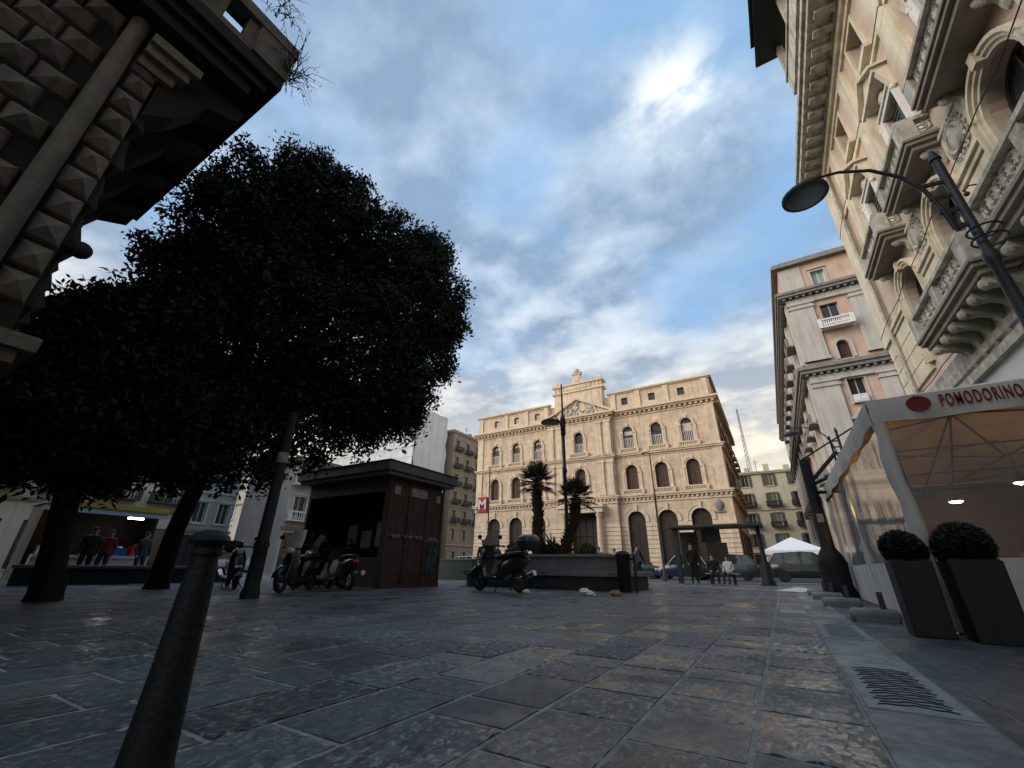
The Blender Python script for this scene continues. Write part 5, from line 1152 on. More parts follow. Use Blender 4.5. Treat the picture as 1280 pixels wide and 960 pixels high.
# ------------------------------------------------------------------ scooters
def scooter(label, loc, rotz, paint='blackpaint', case=True, screen=True, group=None, lean=0.0):
    t = thing('motor_scooter', label, 'scooter', loc, rotz, group); t.rotation_euler[0] = lean
    for (x, r) in ((0.70, 0.27), (-0.68, 0.255)):
        b = MB(); P = []
        b.ring((0, 0, 0), r - 0.055, 0.058, (0, 1, 0), 22, 8); w = b.build('wheel', M['rubber'], t, (x, 0, r), smooth=60)
        b = MB(); b.lathe([(0.05, -0.055), (0.06, -0.05), (0.06, 0.05), (0.05, 0.055)], n=10, axis='y'); b.ring((0, 0, 0), r - 0.1, 0.018, (0, 1, 0), 18, 5)
        for k in range(5): a = k * 2 * PI / 5; b.tube([(0.05 * math.cos(a), 0, 0.05 * math.sin(a)), ((r - 0.1) * math.cos(a), 0, (r - 0.1) * math.sin(a))], 0.017, 5)
        b.build('rim', M['chrome'] if paint != 'blackpaint' else M['greyiron'], w)
    def sec(x, z0, z1, hw, k=10):   # superellipse section in the y-z plane
        return [(x, hw * math.copysign(abs(math.cos(2 * PI * i / k)) ** 0.7, math.cos(2 * PI * i / k)), (z0 + z1) / 2 + (z1 - z0) / 2 * math.copysign(abs(math.sin(2 * PI * i / k)) ** 0.7, math.sin(2 * PI * i / k))) for i in range(k)]
    b = MB(); b.loft([sec(-0.98, 0.66, 0.78, 0.05), sec(-0.85, 0.52, 0.80, 0.12), sec(-0.55, 0.42, 0.80, 0.17), sec(-0.25, 0.30, 0.76, 0.17), sec(-0.1, 0.24, 0.68, 0.15), sec(-0.02, 0.24, 0.4, 0.14)])
    b.loft([sec(-0.15, 0.22, 0.34, 0.19), sec(0.3, 0.22, 0.33, 0.2), sec(0.42, 0.22, 0.38, 0.18)])
    b.build('body', M[paint], t, smooth=50)
    b = MB()   # leg shield and nose
    S = []
    for (x, z, w) in ((0.40, 0.24, 0.17), (0.46, 0.5, 0.2), (0.42, 0.78, 0.2), (0.36, 0.95, 0.15), (0.33, 1.02, 0.09)):
        S.append([(x - 0.06, -w, z), (x + 0.06, -w * 0.8, z), (x + 0.13, 0, z), (x + 0.06, w * 0.8, z), (x - 0.06, w, z), (x - 0.02, 0, z)])
    b.loft(S); b.build('leg_shield', M[paint], t, smooth=50)
    b = MB(); S = []
    for k in range(7):
        a = math.radians(15 + 140 * k / 6); x = 0.70 + 0.31 * math.cos(a); z = 0.27 + 0.31 * math.sin(a)
        S.append([(x, -0.085, z - 0.03), (x, -0.05, z + 0.02), (x, 0.05, z + 0.02), (x, 0.085, z - 0.03)])
    b.loft(S); b.tube([(0.70, 0.09, 0.27), (0.50, 0.08, 0.8)], 0.028, 6); b.tube([(0.70, -0.09, 0.27), (0.50, -0.08, 0.8)], 0.028, 6); b.build('front_mudguard', M[paint], t, smooth=50)
    b = MB(); b.loft([sec(-0.92, 0.80, 0.88, 0.09), sec(-0.7, 0.79, 0.91, 0.15), sec(-0.35, 0.77, 0.88, 0.16), sec(-0.2, 0.74, 0.84, 0.14), sec(-0.02, 0.7, 0.8, 0.1)]); b.build('seat', M['seatvinyl'], t, smooth=60)
    b = MB(); b.tube([(0.2, -0.34, 1.03), (0.28, -0.2, 1.05), (0.33, 0, 1.03), (0.28, 0.2, 1.05), (0.2, 0.34, 1.03)], 0.02, 7); b.tube([(0.33, 0, 1.04), (0.48, 0, 0.7)], 0.035, 7)
    for s in (-1, 1): b.tube([(0.2, s * 0.34, 1.03), (0.16, s * 0.4, 1.02)], 0.026, 7)
    hb = b.build('handlebar', M['iron'], t, smooth=50)
    for s in (-1, 1):
        b = MB(); b.tube([(0.26, s * 0.24, 1.05), (0.3, s * 0.34, 1.22)], 0.009, 5); b.ell((0.3, s * 0.37, 1.26), (0.02, 0.075, 0.055), 10, 6); b.build('mirror', M['iron'], hb, smooth=60)
    b = MB(); b.ell((0.50, 0, 0.92), (0.07, 0.10, 0.075), 10, 7); b.build('headlight', M['clearlens'], t, smooth=60)
    b = MB(); b.ell((-0.97, 0, 0.7), (0.04, 0.09, 0.05), 8, 6); b.build('tail_light', M['redlens'], t, smooth=60)
    b = MB(); b.tube([(-0.3, -0.14, 0.26), (-0.6, -0.2, 0.3)], 0.03, 7); b.tube([(-0.55, -0.2, 0.29), (-0.98, -0.22, 0.42)], [0.05, 0.065], 9); b.build('exhaust', M['chrome'], t, smooth=50)
    b = MB(); b.tube([(-0.12, 0.12, 0.24), (-0.1, 0.26, 0.01)], 0.015, 5); b.tube([(-0.2, -0.12, 0.24), (-0.24, -0.2, 0.01)], 0.015, 5); b.build('stand', M['iron'], t)
    if screen:
        b = MB(); S = []
        for (x, z, w) in ((0.44, 0.98, 0.2), (0.34, 1.2, 0.21), (0.22, 1.42, 0.17)): S.append([(x - 0.05, -w, z), (x, -w * 0.5, z), (x + 0.02, 0, z), (x, w * 0.5, z), (x - 0.05, w, z), (x - 0.056, w, z), (x - 0.006, w * 0.5, z), (x + 0.014, 0, z), (x - 0.006, -w * 0.5, z), (x - 0.056, -w, z)])
        b.loft(S); b.build('windscreen', M['screen'], t, smooth=50)
    if case:
        b = MB(); b.tube([(-0.7, 0.1, 0.84), (-1.0, 0.1, 0.93)], 0.015, 5); b.tube([(-0.7, -0.1, 0.84), (-1.0, -0.1, 0.93)], 0.015, 5); b.box(-1.15, -0.82, -0.13, 0.13, 0.92, 0.95); b.build('rear_rack', M['iron'], t)
        b = MB(); b.loft([[(p[0] * 0.75 - 1.0, p[1] * 0.8, 0.95) for p in CASE], [(p[0] - 1.0, p[1], 1.07) for p in CASE], [(p[0] - 1.0, p[1], 1.13) for p in CASE]]); c = b.build('top_case', M['seatvinyl'], t, smooth=45)
        b = MB(); b.loft([[(p[0] * 1.02 - 1.0, p[1] * 1.02, 1.132) for p in CASE], [(p[0] * 0.98 - 1.0, p[1] * 0.98, 1.2) for p in CASE], [(p[0] * 0.7 - 1.0, p[1] * 0.7, 1.26) for p in CASE]]); b.build('lid', M['greypaint'], c, smooth=45)
    return t
CASE = [(0.21 * math.copysign(abs(math.cos(a)) ** 0.6, math.cos(a)), 0.26 * math.copysign(abs(math.sin(a)) ** 0.6, math.sin(a))) for a in [2 * PI * i / 16 for i in range(16)]]
scooter('black scooter with tall windscreen and domed top box before the stone planter', (-6.78, 10.65, 0), math.radians(168), 'blackpaint', True, True, 'parked scooters', -0.05).scale = (1.12, 1.12, 1.12)
scooter('dark scooter seen from the front, between the kiosk front and the tapered pole', (-10.4, 7.0, 0), math.radians(-62), 'blackpaint', False, True, 'parked scooters', 0.06)
scooter('dark red scooter parked against the kiosk corner with a pale exhaust', (-10.55, 8.35, 0), math.radians(165), 'redpaint', False, False, 'parked scooters', -0.06)
scooter('pale grey scooter standing behind the others before the open kiosk front', (-11.3, 8.3, 0), math.radians(-150), 'silverpaint', False, True, 'parked scooters', 0.05)
scooter('dark scooter with a top box half hidden behind the foreground bollard', (-13.2, 6.9, 0), math.radians(-20), 'navypaint', True, False, 'parked scooters', 0.05)

# ------------------------------------------------------------------ cars
def car(label, loc, rotz, paint, L=4.2, H=1.48, Wd=1.72, hatch=True, suv=False):
    """local +x forward; body lofted from sections along its length"""
    t = thing('parked_car', label, 'car', loc, rotz, 'cars parked along the road')
    hw = Wd / 2; gz = 0.24 if suv else 0.18; bel = H * 0.60
    st = [(-L / 2, gz + 0.22, bel * 0.92, 0.80), (-L / 2 + 0.12, gz + 0.04, bel * 1.0, 0.93), (-L * 0.3, gz, bel * 1.03, 1.0), (0, gz, bel, 1.0), (L * 0.22, gz, bel * 0.97, 1.0), (L * 0.38, gz, bel * 0.86, 0.96), (L / 2 - 0.1, gz + 0.03, bel * 0.74, 0.88), (L / 2, gz + 0.18, bel * 0.6, 0.74)]
    def ring(x, z0, z1, k): w = hw * k; return [(x, -w * 0.93, z0), (x, -w, z0 + (z1 - z0) * 0.35), (x, -w * 0.985, z0 + (z1 - z0) * 0.75), (x, -w * 0.88, z1), (x, w * 0.88, z1), (x, w * 0.985, z0 + (z1 - z0) * 0.75), (x, w, z0 + (z1 - z0) * 0.35), (x, w * 0.93, z0)]
    b = MB(); b.loft([ring(*s) for s in st]); b.build('body', M[paint], t, smooth=40)
    r0 = -L * 0.46 if hatch or suv else -L * 0.36; r1 = -L * 0.36 if hatch or suv else -L * 0.22
    cab = [(r0, bel * 0.98, bel * 1.0, 0.84), (r1, bel, H * 0.95, 0.74), (-L * 0.05, bel, H, 0.73), (L * 0.07, bel, H * 0.975, 0.72), (L * 0.25, bel * 0.93, bel * 0.955, 0.82)]
    b = MB(); b.loft([[(x, -hw * 0.86, z0), (x, -hw * k, z1), (x, hw * k, z1), (x, hw * 0.86, z0)] for (x, z0, z1, k) in cab]); gh = b.build('windows', M['carglass'], t, smooth=25)
    b = MB()   # roof skin and pillars
    for i in range(1, 3):
        a, c = cab[i], cab[i + 1]
        b.add([(a[0], -hw * a[3] * 1.01, a[2] - 0.02), (a[0], -hw * a[3] * 0.96, a[2] + 0.025), (a[0], hw * a[3] * 0.96, a[2] + 0.025), (a[0], hw * a[3] * 1.01, a[2] - 0.02), (c[0], -hw * c[3] * 1.01, c[2] - 0.02), (c[0], -hw * c[3] * 0.96, c[2] + 0.025), (c[0], hw * c[3] * 0.96, c[2] + 0.025), (c[0], hw * c[3] * 1.01, c[2] - 0.02)], [(0, 1, 5, 4), (1, 2, 6, 5), (2, 3, 7, 6), (0, 4, 7, 3)])
    for s in (-1, 1):
        for (i, j) in ((0, 1), (3, 4)): a, c = cab[i], cab[j]; b.tube([(a[0], s * hw * (0.86 if i == 0 else a[3]), a[2]), (c[0], s * hw * (c[3] if j != 4 else 0.84), c[2])], 0.045, 6)
        for x in (-L * 0.08, -L * 0.27): b.tube([(x, s * hw * 0.868, bel), (x, s * hw * 0.742, H * 0.965)], 0.04, 5)
    b.build('roof', M[paint], t, smooth=40)
    for s in (-1, 1):
        b = MB(); b.ell((L * 0.2, s * (hw + 0.06), bel + 0.05), (0.06, 0.1, 0.07), 8, 6); b.build('wing_mirror', M[paint], t, smooth=60)
        b = MB(); b.ell((L / 2 - 0.12, s * hw * 0.68, bel * 0.66), (0.14, 0.17, 0.09), 10, 6); b.build('headlight', M['clearlens'], t, smooth=60)
        b = MB(); b.ell((-L / 2 + 0.08, s * hw * 0.74, bel * 0.82), (0.1, 0.14, 0.14), 10, 6); b.build('tail_light', M['redlens'], t, smooth=60)
    wr = 0.34 if suv else 0.3
    for x in (-L * 0.3, L * 0.31):
        for s in (-1, 1):
            b = MB(); b.lathe([(wr * 0.62, -0.1), (wr * 0.95, -0.1), (wr, -0.07), (wr, 0.07), (wr * 0.95, 0.1), (wr * 0.62, 0.1)], n=22, axis='y'); w = b.build('wheel', M['rubber'], t, (x, s * (hw - 0.09), wr), smooth=40)
            b = MB(); b.lathe([(wr * 0.62, -0.085), (wr * 0.58, -0.1), (wr * 0.2, -0.075), (wr * 0.2, 0.075), (wr * 0.58, 0.1), (wr * 0.62, 0.085)], n=14, axis='y'); b.build('rim', M['chrome'], w, smooth=40)
    b = MB(); b.mark(); b.box(L / 2 - 0.02, L / 2 + 0.012, -0.26, 0.26, 0.36, 0.47); b.mark(); b.box(-L / 2 - 0.012, -L / 2 + 0.02, -0.26, 0.26, 0.5, 0.61); b.build_each('number_plate', M['signwhite'], t)
    return t
car('dark green hatchback parked beyond the planter with its nose to the right', (-9.5, 34.2, 0), 0.0, 'greenpaint', 4.3, 1.62, hatch=True)
car('small navy blue car parked behind the bus shelter', (-6.0, 33.2, 0), PI, 'navypaint', 3.5, 1.55, 1.6)
car('slate grey estate car parked behind the shelter bench', (-3.4, 34.3, 0), PI, 'greypaint', 4.3, 1.62)
car('black off-road car parked before the white gazebo', (1.35, 32.0, 0), 0.0, 'blackpaint', 4.5, 1.66, 1.8, suv=True)
car('pale silver car far off behind the foreground bollard', (-37.0, 19.0, 0), math.radians(75), 'silverpaint', 4.2, 1.5)
car('silver car glimpsed between the kiosk and the planter', (-24.2, 33.5, 0), 0.0, 'silverpaint', 4.2, 1.5)

# ------------------------------------------------------------------ bus shelter
t = thing('bus_shelter', 'dark open bus shelter with a flat roof beam and hanging panels before the parked cars', 'bus shelter', (-4.4, 23.7, 0))
b = MB(); b.box(-0.2, 4.0, -0.5, 0.9, 2.52, 2.64); b.build('roof', M['greyiron'], t, bevel=0.02)
b = MB(); b.box(-0.12, 0.1, -0.12, 0.12, 0, 2.518); b.box(-0.1, 0.0, 0.5, 0.6, 0, 2.518); b.build('post', M['greyiron'], t)
b = MB(); b.lathe([(0.3, 0), (0.3, 0.1), (0.24, 0.2), (0.22, 0.85), (0.11, 1.05), (0.09, 2.515)], (3.75, 0, 0), 12); b.build('post', M['iron'], t, smooth=40)
b = MB(); b.box(0.12, 0.95, 0.55, 0.6, 0.3, 2.4); b.build('advert_panel', M['panel'], t)
b = MB(); b.box(1.35, 2.3, 0.2, 0.28, 1.08, 1.85); b.build('notice_panel', M['panel'], t)
b = MB(); b.box(1.15, 2.05, 0.5, 0.54, 1.87, 2.5); b.build('glass_panel', M['shelterglass'], t)
t = thing('street_bench', 'narrow pale-topped bench inside the bus shelter', 'bench', (-2.5, 23.55, 0))
b = MB(); b.box(-0.72, 0.72, -0.18, 0.18, 0.43, 0.48); b.build('seat', M['graffiti'], t, bevel=0.01)
for s in (-0.5, 0.5): b = MB(); b.box(s - 0.05, s + 0.05, -0.14, 0.14, 0, 0.428); b.build('leg', M['iron'], t)

# ------------------------------------------------------------------ people
def person(label, loc, rotz, top, legs, pose='stand', scale=1.0, bag=None):
    def J(sit):
        V = {'pel': (0, 0, .95), 'bel': (0, .01, 1.1), 'che': (0, .0, 1.32), 'nec': (0, .01, 1.47), 'hea': (0, -.015, 1.6), 'hed': (0, -.01, 1.7)}
        for s, n in ((-1, 'l'), (1, 'r')):
            V['sh' + n] = (s * .18, .01, 1.40); V['el' + n] = (s * .25, .03, 1.12); V['wr' + n] = (s * .23, -.08, .88); V['ha' + n] = (s * .22, -.11, .79)
            V['hi' + n] = (s * .10, 0, .90); V['kn' + n] = (s * .11, -.03, .50); V['an' + n] = (s * .12, .02, .09); V['to' + n] = (s * .14, -.15, .035)
        if pose == 'walk':
            V['knl'] = (-.1, -.16, .5); V['anl'] = (-.1, -.22, .1); V['tol'] = (-.1, -.38, .05); V['knr'] = (.1, .02, .48); V['anr'] = (.1, .28, .14); V['tor'] = (.1, .16, .03)
            V['ell'] = (-.25, .1, 1.13); V['wrl'] = (-.24, .1, .9); V['hal'] = (-.23, .08, .81); V['elr'] = (.25, -.08, 1.12); V['wrr'] = (.22, -.22, .93); V['har'] = (.21, -.28, .86)
        if pose == 'sit':
            for k in V:
                if k[:2] not in ('kn', 'an', 'to'): V[k] = (V[k][0], V[k][1], V[k][2] - .42)
            for s, n in ((-1, 'l'), (1, 'r')): V['kn' + n] = (s * .12, -.42, .50); V['an' + n] = (s * .12, -.40, .09); V['to' + n] = (s * .13, -.56, .035); V['wr' + n] = (s * .16, -.26, .58); V['ha' + n] = (s * .12, -.34, .56)
        return V
    V = J(False); names = list(V); ix = {n: i for i, n in enumerate(names)}
    rad = {'pel': .145, 'bel': .135, 'che': .155, 'nec': .058, 'hea': .085, 'hed': .085}
    for n in 'lr': rad.update({'sh' + n: .075, 'el' + n: .055, 'wr' + n: .038, 'ha' + n: .036, 'hi' + n: .105, 'kn' + n: .07, 'an' + n: .048, 'to' + n: .04})
    E = [('pel', 'bel'), ('bel', 'che'), ('che', 'nec'), ('nec', 'hea'), ('hea', 'hed')]
    for n in 'lr': E += [('che', 'sh' + n), ('sh' + n, 'el' + n), ('el' + n, 'wr' + n), ('wr' + n, 'ha' + n), ('pel', 'hi' + n), ('hi' + n, 'kn' + n), ('kn' + n, 'an' + n), ('an' + n, 'to' + n)]
    me = bpy.data.meshes.new('p'); me.from_pydata([V[n] for n in names], [(ix[a], ix[c]) for a, c in E], [])
    o = bpy.data.objects.new('tmp', me); COL.objects.link(o); sk = o.modifiers.new('skin', 'SKIN'); o.modifiers.new('sub', 'SUBSURF').levels = 2
    for n in names: sv = me.skin_vertices[0].data[ix[n]]; k = rad[n]; sv.radius = (k * (1.2 if n in ('pel', 'bel', 'che') else 1), k * (0.8 if n in ('pel', 'bel', 'che') else 1)); sv.use_root = (n == 'pel')
    m2 = bpy.data.meshes.new_from_object(o.evaluated_get(bpy.context.evaluated_depsgraph_get())); bpy.data.objects.remove(o)
    m2.materials.clear()
    for m in (M['skin'], M[top], M[legs], M['rubber']): m2.materials.append(m)
    dz = -.42 if pose == 'sit' else 0
    for p in m2.polygons:
        c = p.center; p.use_smooth = True
        hand = abs(c.x) > .1 and c.z < (0.87 + dz if pose != 'sit' else .60) and min((c - Vector(V['ha' + n])).length for n in 'lr') < .075
        leg = c.z < .95 + dz or (pose == 'sit' and c.y < -.14 and c.z < .6)
        arm = min((c - Vector(V[k + n])).length for n in 'lr' for k in ('el', 'wr')) < .13 and abs(c.x) > .15
        p.material_index = 0 if (c.z > 1.46 + dz or hand) else (3 if c.z < .11 else (1 if arm or not leg else 2))
    t = inst('person', m2, None, loc, rotz); t.scale = (scale,) * 3
    tag(t, label, 'person')
    b = MB(); b.ell((0, 0.012, 1.66 + dz), (.093, .102, .105), 12, 8, 0.03); b.build('hair', M['hair'], t, smooth=70)
    b = MB(); b.ell((0, -.108, 1.61 + dz), (.014, .02, .022), 6, 5)
    for s in (-1, 1): b.ell((s * .088, 0, 1.61 + dz), (.012, .022, .032), 6, 5)
    b.build('nose_and_ears', M['skin'], t, smooth=70)
    b = MB()
    for s in (-1, 1): b.ell((s * .033, -.089, 1.635 + dz), (.013, .008, .008), 6, 4)
    b.box(-.025, .025, -.093, -.082, 1.557 + dz, 1.565 + dz); b.build('eyes_and_mouth', M['hair'], t)
    return t
M['denim'] = mat('dark_denim', (0.03, 0.04, 0.075), rough=0.9, var=0.15); M['cloth_black'] = mat('black_cloth', (0.012, 0.012, 0.014), rough=0.9, var=0.2); M['cloth_grey'] = mat('grey_blue_cloth', (0.12, 0.14, 0.17), rough=0.9, var=0.15)
M['cloth_pale'] = mat('pale_cloth', (0.45, 0.44, 0.43), rough=0.9, var=0.1); M['cloth_red'] = mat('dull_red_cloth', (0.16, 0.03, 0.03), rough=0.9, var=0.1); M['cloth_green'] = mat('dark_green_cloth', (0.02, 0.05, 0.04), rough=0.9, var=0.15); M['cloth_blue'] = mat('bright_blue_cloth', (0.02, 0.08, 0.35), rough=0.85, var=0.15)
person('standing person in a black jacket and jeans left of the parked scooter screen', (-12.15, 17.6, 0), 0.5, 'cloth_black', 'denim', 'stand', 1.03)
person('person in a dark green jacket walking just behind the scooter screen', (-12.5, 19.4, 0), 1.5, 'cloth_green', 'cloth_black', 'walk')
person('person in grey with black trousers walking behind the planter toward the palms', (-13.3, 21.8, 0), -1.4, 'cloth_grey', 'cloth_black', 'walk')
person('person in grey-blue clothes standing before the palace portal', (-9.05, 25.0, 0), 0.3, 'cloth_grey', 'cloth_grey', 'stand', 1.02)
person('person in a pale top beside the grey-blue figure at the portal', (-8.45, 26.0, 0), -0.6, 'cloth_pale', 'denim', 'stand', 0.98)
person('person in black walking between the planter and the green car', (-6.05, 22.2, 0), 1.2, 'cloth_black', 'cloth_black', 'walk')
person('person in dark clothes beside the black walker near the litter bin', (-5.75, 21.0, 0), 1.7, 'cloth_grey', 'cloth_black', 'walk', 0.97)
person('person in black standing under the left end of the bus shelter', (-3.72, 23.45, 0), 0.4, 'cloth_black', 'cloth_black', 'stand', 1.04)
person('person in black sitting on the shelter bench', (-2.85, 23.6, 0), 0.2, 'cloth_black', 'cloth_black', 'sit')
person('person in a grey hood sitting at the right end of the shelter bench', (-2.2, 23.6, 0), -0.3, 'cloth_pale', 'denim', 'sit', 0.95)
person('person in black waiting at the lit market stall counter', (-20.6, 5.7, 0), 1.4, 'cloth_black', 'cloth_black', 'stand')
person('person in dull red browsing the market stall', (-20.9, 6.25, 0), 1.2, 'cloth_red', 'denim', 'stand', 0.97)
person('person in a dark green top at the far end of the market stall', (-21.6, 7.6, 0), 1.8, 'cloth_green', 'denim', 'stand')

# ------------------------------------------------------------------ restaurant tent
X0, X1, YA, YB, ZV, ZT = 1.43, 5.3, 6.9, 14.6, 2.38, 2.70
t = thing('restaurant_tent', 'white canvas restaurant tent with clear plastic sides and a red name sign', 'tent', (X0, YA, 0))
dx, dy = X1 - X0, YB - YA
b = MB(); cx, cy = dx / 2, dy / 2
b.add([(-.03, -.03, ZT), (dx, -.03, ZT), (dx, dy, ZT), (-.03, dy, ZT), (cx, cy - 1.2, 3.55), (cx, cy + 1.2, 3.55)], [(0, 1, 4), (1, 2, 5, 4), (2, 3, 5), (3, 0, 4, 5)]); b.build('roof', M['canvas'], t)
b = MB(); b.add([(.03, .03, ZT - .04), (dx - .03, .03, ZT - .04), (dx - .03, dy - .03, ZT - .04), (.03, dy - .03, ZT - .04), (cx, cy - 1.2, 3.48), (cx, cy + 1.2, 3.48)], [(0, 1, 4), (1, 2, 5, 4), (2, 3, 5), (3, 0, 4, 5)]); b.build('lining', M['canvasin'], t)
b = MB()   # valance with a slack lower edge
def valance(b, p, q, n, outw):
    p = Vector(p); q = Vector(q); o = Vector(outw); P = []
    for i in range(n + 1):
        s = i / n; c = p.lerp(q, s); sag = 0.006 * math.sin(s * n * 0.9) + 0.006 * math.sin(s * 37)
        P += [c + Vector((0, 0, ZT)) , c + o * (0.012 + 0.01 * math.sin(s * 23)) + Vector((0, 0, (ZT + ZV) / 2)), c + o * (0.02 * math.sin(s * 29)) + Vector((0, 0, ZV + sag))]
    b.add(P, [f for i in range(n) for f in ((3 * i, 3 * i + 3, 3 * i + 4, 3 * i + 1), (3 * i + 1, 3 * i + 4, 3 * i + 5, 3 * i + 2))])
valance(b, (-.03, -.035, 0), (dx, -.035, 0), 26, (0, -1, 0)); valance(b, (-.035, -.03, 0), (-.035, dy, 0), 30, (-1, 0, 0)); valance(b, (dx, 0, 0), (dx, dy, 0), 10, (1, 0, 0)); valance(b, (0, dy, 0), (dx, dy, 0), 10, (0, 1, 0))
b.build('valance', M['canvas'], t, smooth=60)
b = MB(); b.lathe([(0.001, 0), (0.135, 0), (0.135, 0.006), (0.001, 0.006)], (0, 0, 0), 24, axis='y'); e = b.build('tomato_emblem', M['signred'], t, (0.47, -.066, 2.57)); e.scale = (0.88, 1, 0.72)
b = MB()
for a in (-60, -20, 20, 60): r = math.radians(90 + a); b.tube([(0, -.004, 0.09), (0.07 * math.cos(r), -.004, 0.09 + 0.07 * math.sin(r))], [0.012, 0.003], 5)
b.build('leaf_star', M['signred'], e)
LT = text('POMODORINO', M['signred'], t, (1.03, -.066, 2.56), (PI / 2, 0, 0), 0.2, 0.003, 0.003, 0.62, 1.22); LT.scale = (0.455, 1.12, 1)
b = MB()   # rolled white drapes at the corners and seams
for (x, y, r) in ((0.03, 0.02, 0.085), (dx * 0.62, 0.02, 0.05), (0.02, 3.9, 0.05), (0.02, 7.6, 0.07)):
    b.mark(); P = [(x + 0.02 * math.sin(k * 1.7), y, 0.02 + 2.45 * k / 9) for k in range(10)]; b.tube(P, [r * (0.95 + 0.12 * math.sin(k * 2.1 + x)) for k in range(10)], 9)
b.build_each('rolled_drape', M['canvas'], t, smooth=60)
b = MB(); b.mark()
b.box(0.1, dx, 0.0, 0.012, 0.04, 0.76); b.mark(); b.box(0.0, 0.012, 0.1, dy, 0.04, 0.74); b.build_each('lower_canvas', M['canvas'], t)
b = MB()
def wavy(b, p, q, z0, z1, n, o):
    p = Vector(p); q = Vector(q); o = Vector(o); P = []
    for i in range(n + 1):
        for k in range(5): P.append(p.lerp(q, i / n) + o * (0.005 * math.sin(i * 1.3 + k * 0.8) + 0.003 * math.sin(i * 3.1)) + Vector((0, 0, z0 + (z1 - z0) * k / 4)))
    b.add(P, [(5 * i + k, 5 * i + 5 + k, 5 * i + 6 + k, 5 * i + 1 + k) for i in range(n) for k in range(4)])
b.mark(); wavy(b, (0.1, 0.006, 0), (dx, 0.006, 0), 0.76, 2.45, 24, (0, 1, 0)); b.mark(); wavy(b, (0.006, 0.1, 0), (0.006, dy, 0), 0.74, 2.45, 34, (1, 0, 0)); b.build_each('clear_side', M['film'], t, smooth=60)
b = MB()
for y in (0.06, 2.55, 5.1, dy - 0.06):
    for x in (0.1, dx - 0.05): b.tube([(x, y, 0), (x, y, 2.62)], 0.025, 6)
    b.tube([(0.1, y, 2.52), (dx - 0.05, y, 2.52)], 0.014, 5); b.tube([(0.1, y, 2.3), (cx, y, 2.55)], 0.009, 5); b.tube([(cx, y, 2.3), (dx - 0.1, y, 2.52)], 0.009, 5); b.tube([(0.1, y, 2.52), (cx, y, 2.28)], 0.009, 5)
    b.tube([(cx, y, 2.3), (cx, cy, 3.42)], 0.018, 5)
b.tube([(0.1, 0.06, 2.55), (0.1, dy, 2.55)], 0.02, 5); b.tube([(cx, 0, 2.3), (cx, dy, 2.3)], 0.018, 5); b.build('frame', M['iron'], t)
b = MB(); b.box(dx - 0.05, dx - 0.02, 0.1, dy, 0.0, 2.6); b.build('back_screen', M['darkwall'], t)
b = MB(); b.box(0.0, dx, dy - 0.03, dy - 0.01, 0, 2.62); b.build('end_screen', M['darkwall'], t)
for i, (x, y, z) in enumerate(((0.45, 2.6, 2.03), (0.25, 3.6, 1.8), (0.3, 5.9, 1.75), (1.81, 2.1, 1.82), (1.31, 3.1, 1.71))):
    l = thing('pendant_lamp', 'warm pendant lamp glowing in the restaurant tent, %s' % ('nearest to the clear left side', 'second along the clear left side', 'third along the clear left side', 'at the right edge under the name sign', 'above the potted balls')[i], 'lamp', (X0 + x, YA + y, z), 0, 'lamps inside the restaurant tent')
    b = MB(); b.tube([(0, 0, 0.1), (0, 0, 2.45 - z)], 0.006, 4); b.lathe([(0.02, 0.12), (0.10, 0.02), (0.105, 0.0), (0.095, 0.0), (0.018, 0.1)], n=14); b.build('shade', M['iron'], l, smooth=50)
    pl = bpy.data.lights.new('glow', 'POINT'); pl.energy = 9; pl.shadow_soft_size = 0.07; pl.color = (1.0, 0.55, 0.2); po = bpy.data.objects.new('glow', pl); COL.objects.link(po); po.parent = l; po.location = (0, 0, -0.1)
    b = MB(); b.ell((0, 0, 0.005), (0.09, 0.09, 0.035), 10, 6); b.build('bulb', M['bulb'], l, smooth=60)
for i, (x, y) in enumerate(((1.3, 1.6), (2.9, 1.7), (1.4, 4.2))):
    q = thing('dining_table', 'small square table with a pale cloth inside the tent, %s' % ('behind the first potted ball', 'behind the second potted ball', 'deeper behind the side curtain')[i], 'table', (X0 + x, YA + y, 0), 0, 'tables in the tent')
    b = MB(); b.box(-.38, .38, -.38, .38, .72, .75); b.build('tabletop', M['wood'], q); b = MB(); b.frustum((-.42, .42, -.42, .42, .5), (-.385, .385, -.385, .385, .755)); b.build('cloth', M['canvas'], q); b = MB(); b.lathe([(.22, 0), (.2, .03), (.03, .06), (.03, .72)], n=10); b.build('pedestal', M['iron'], q)
    for s in (-1, 1):
        c = thing('dining_chair', 'dark wooden chair %s the table %s' % (('left of', 'right of')[s > 0], ('behind the first potted ball', 'behind the second potted ball', 'deeper in the tent')[i]), 'chair', (X0 + x + s * .62, YA + y, 0), 0, 'chairs in the tent')
        b = MB(); b.box(-.2, .2, -.2, .2, .43, .47); b.build('seat', M['wood'], c); b = MB(); b.box(s * .18 - .015, s * .18 + .015, -.2, .2, .6, .95); b.build('backrest', M['wood'], c)
        for (lx, ly) in ((-.18, -.18), (.18, -.18), (-.18, .18), (.18, .18)): b = MB(); b.box(lx - .018, lx + .018, ly - .018, ly + .018, 0, .95 if lx * s > 0 else .43); b.build('leg', M['wood'], c)
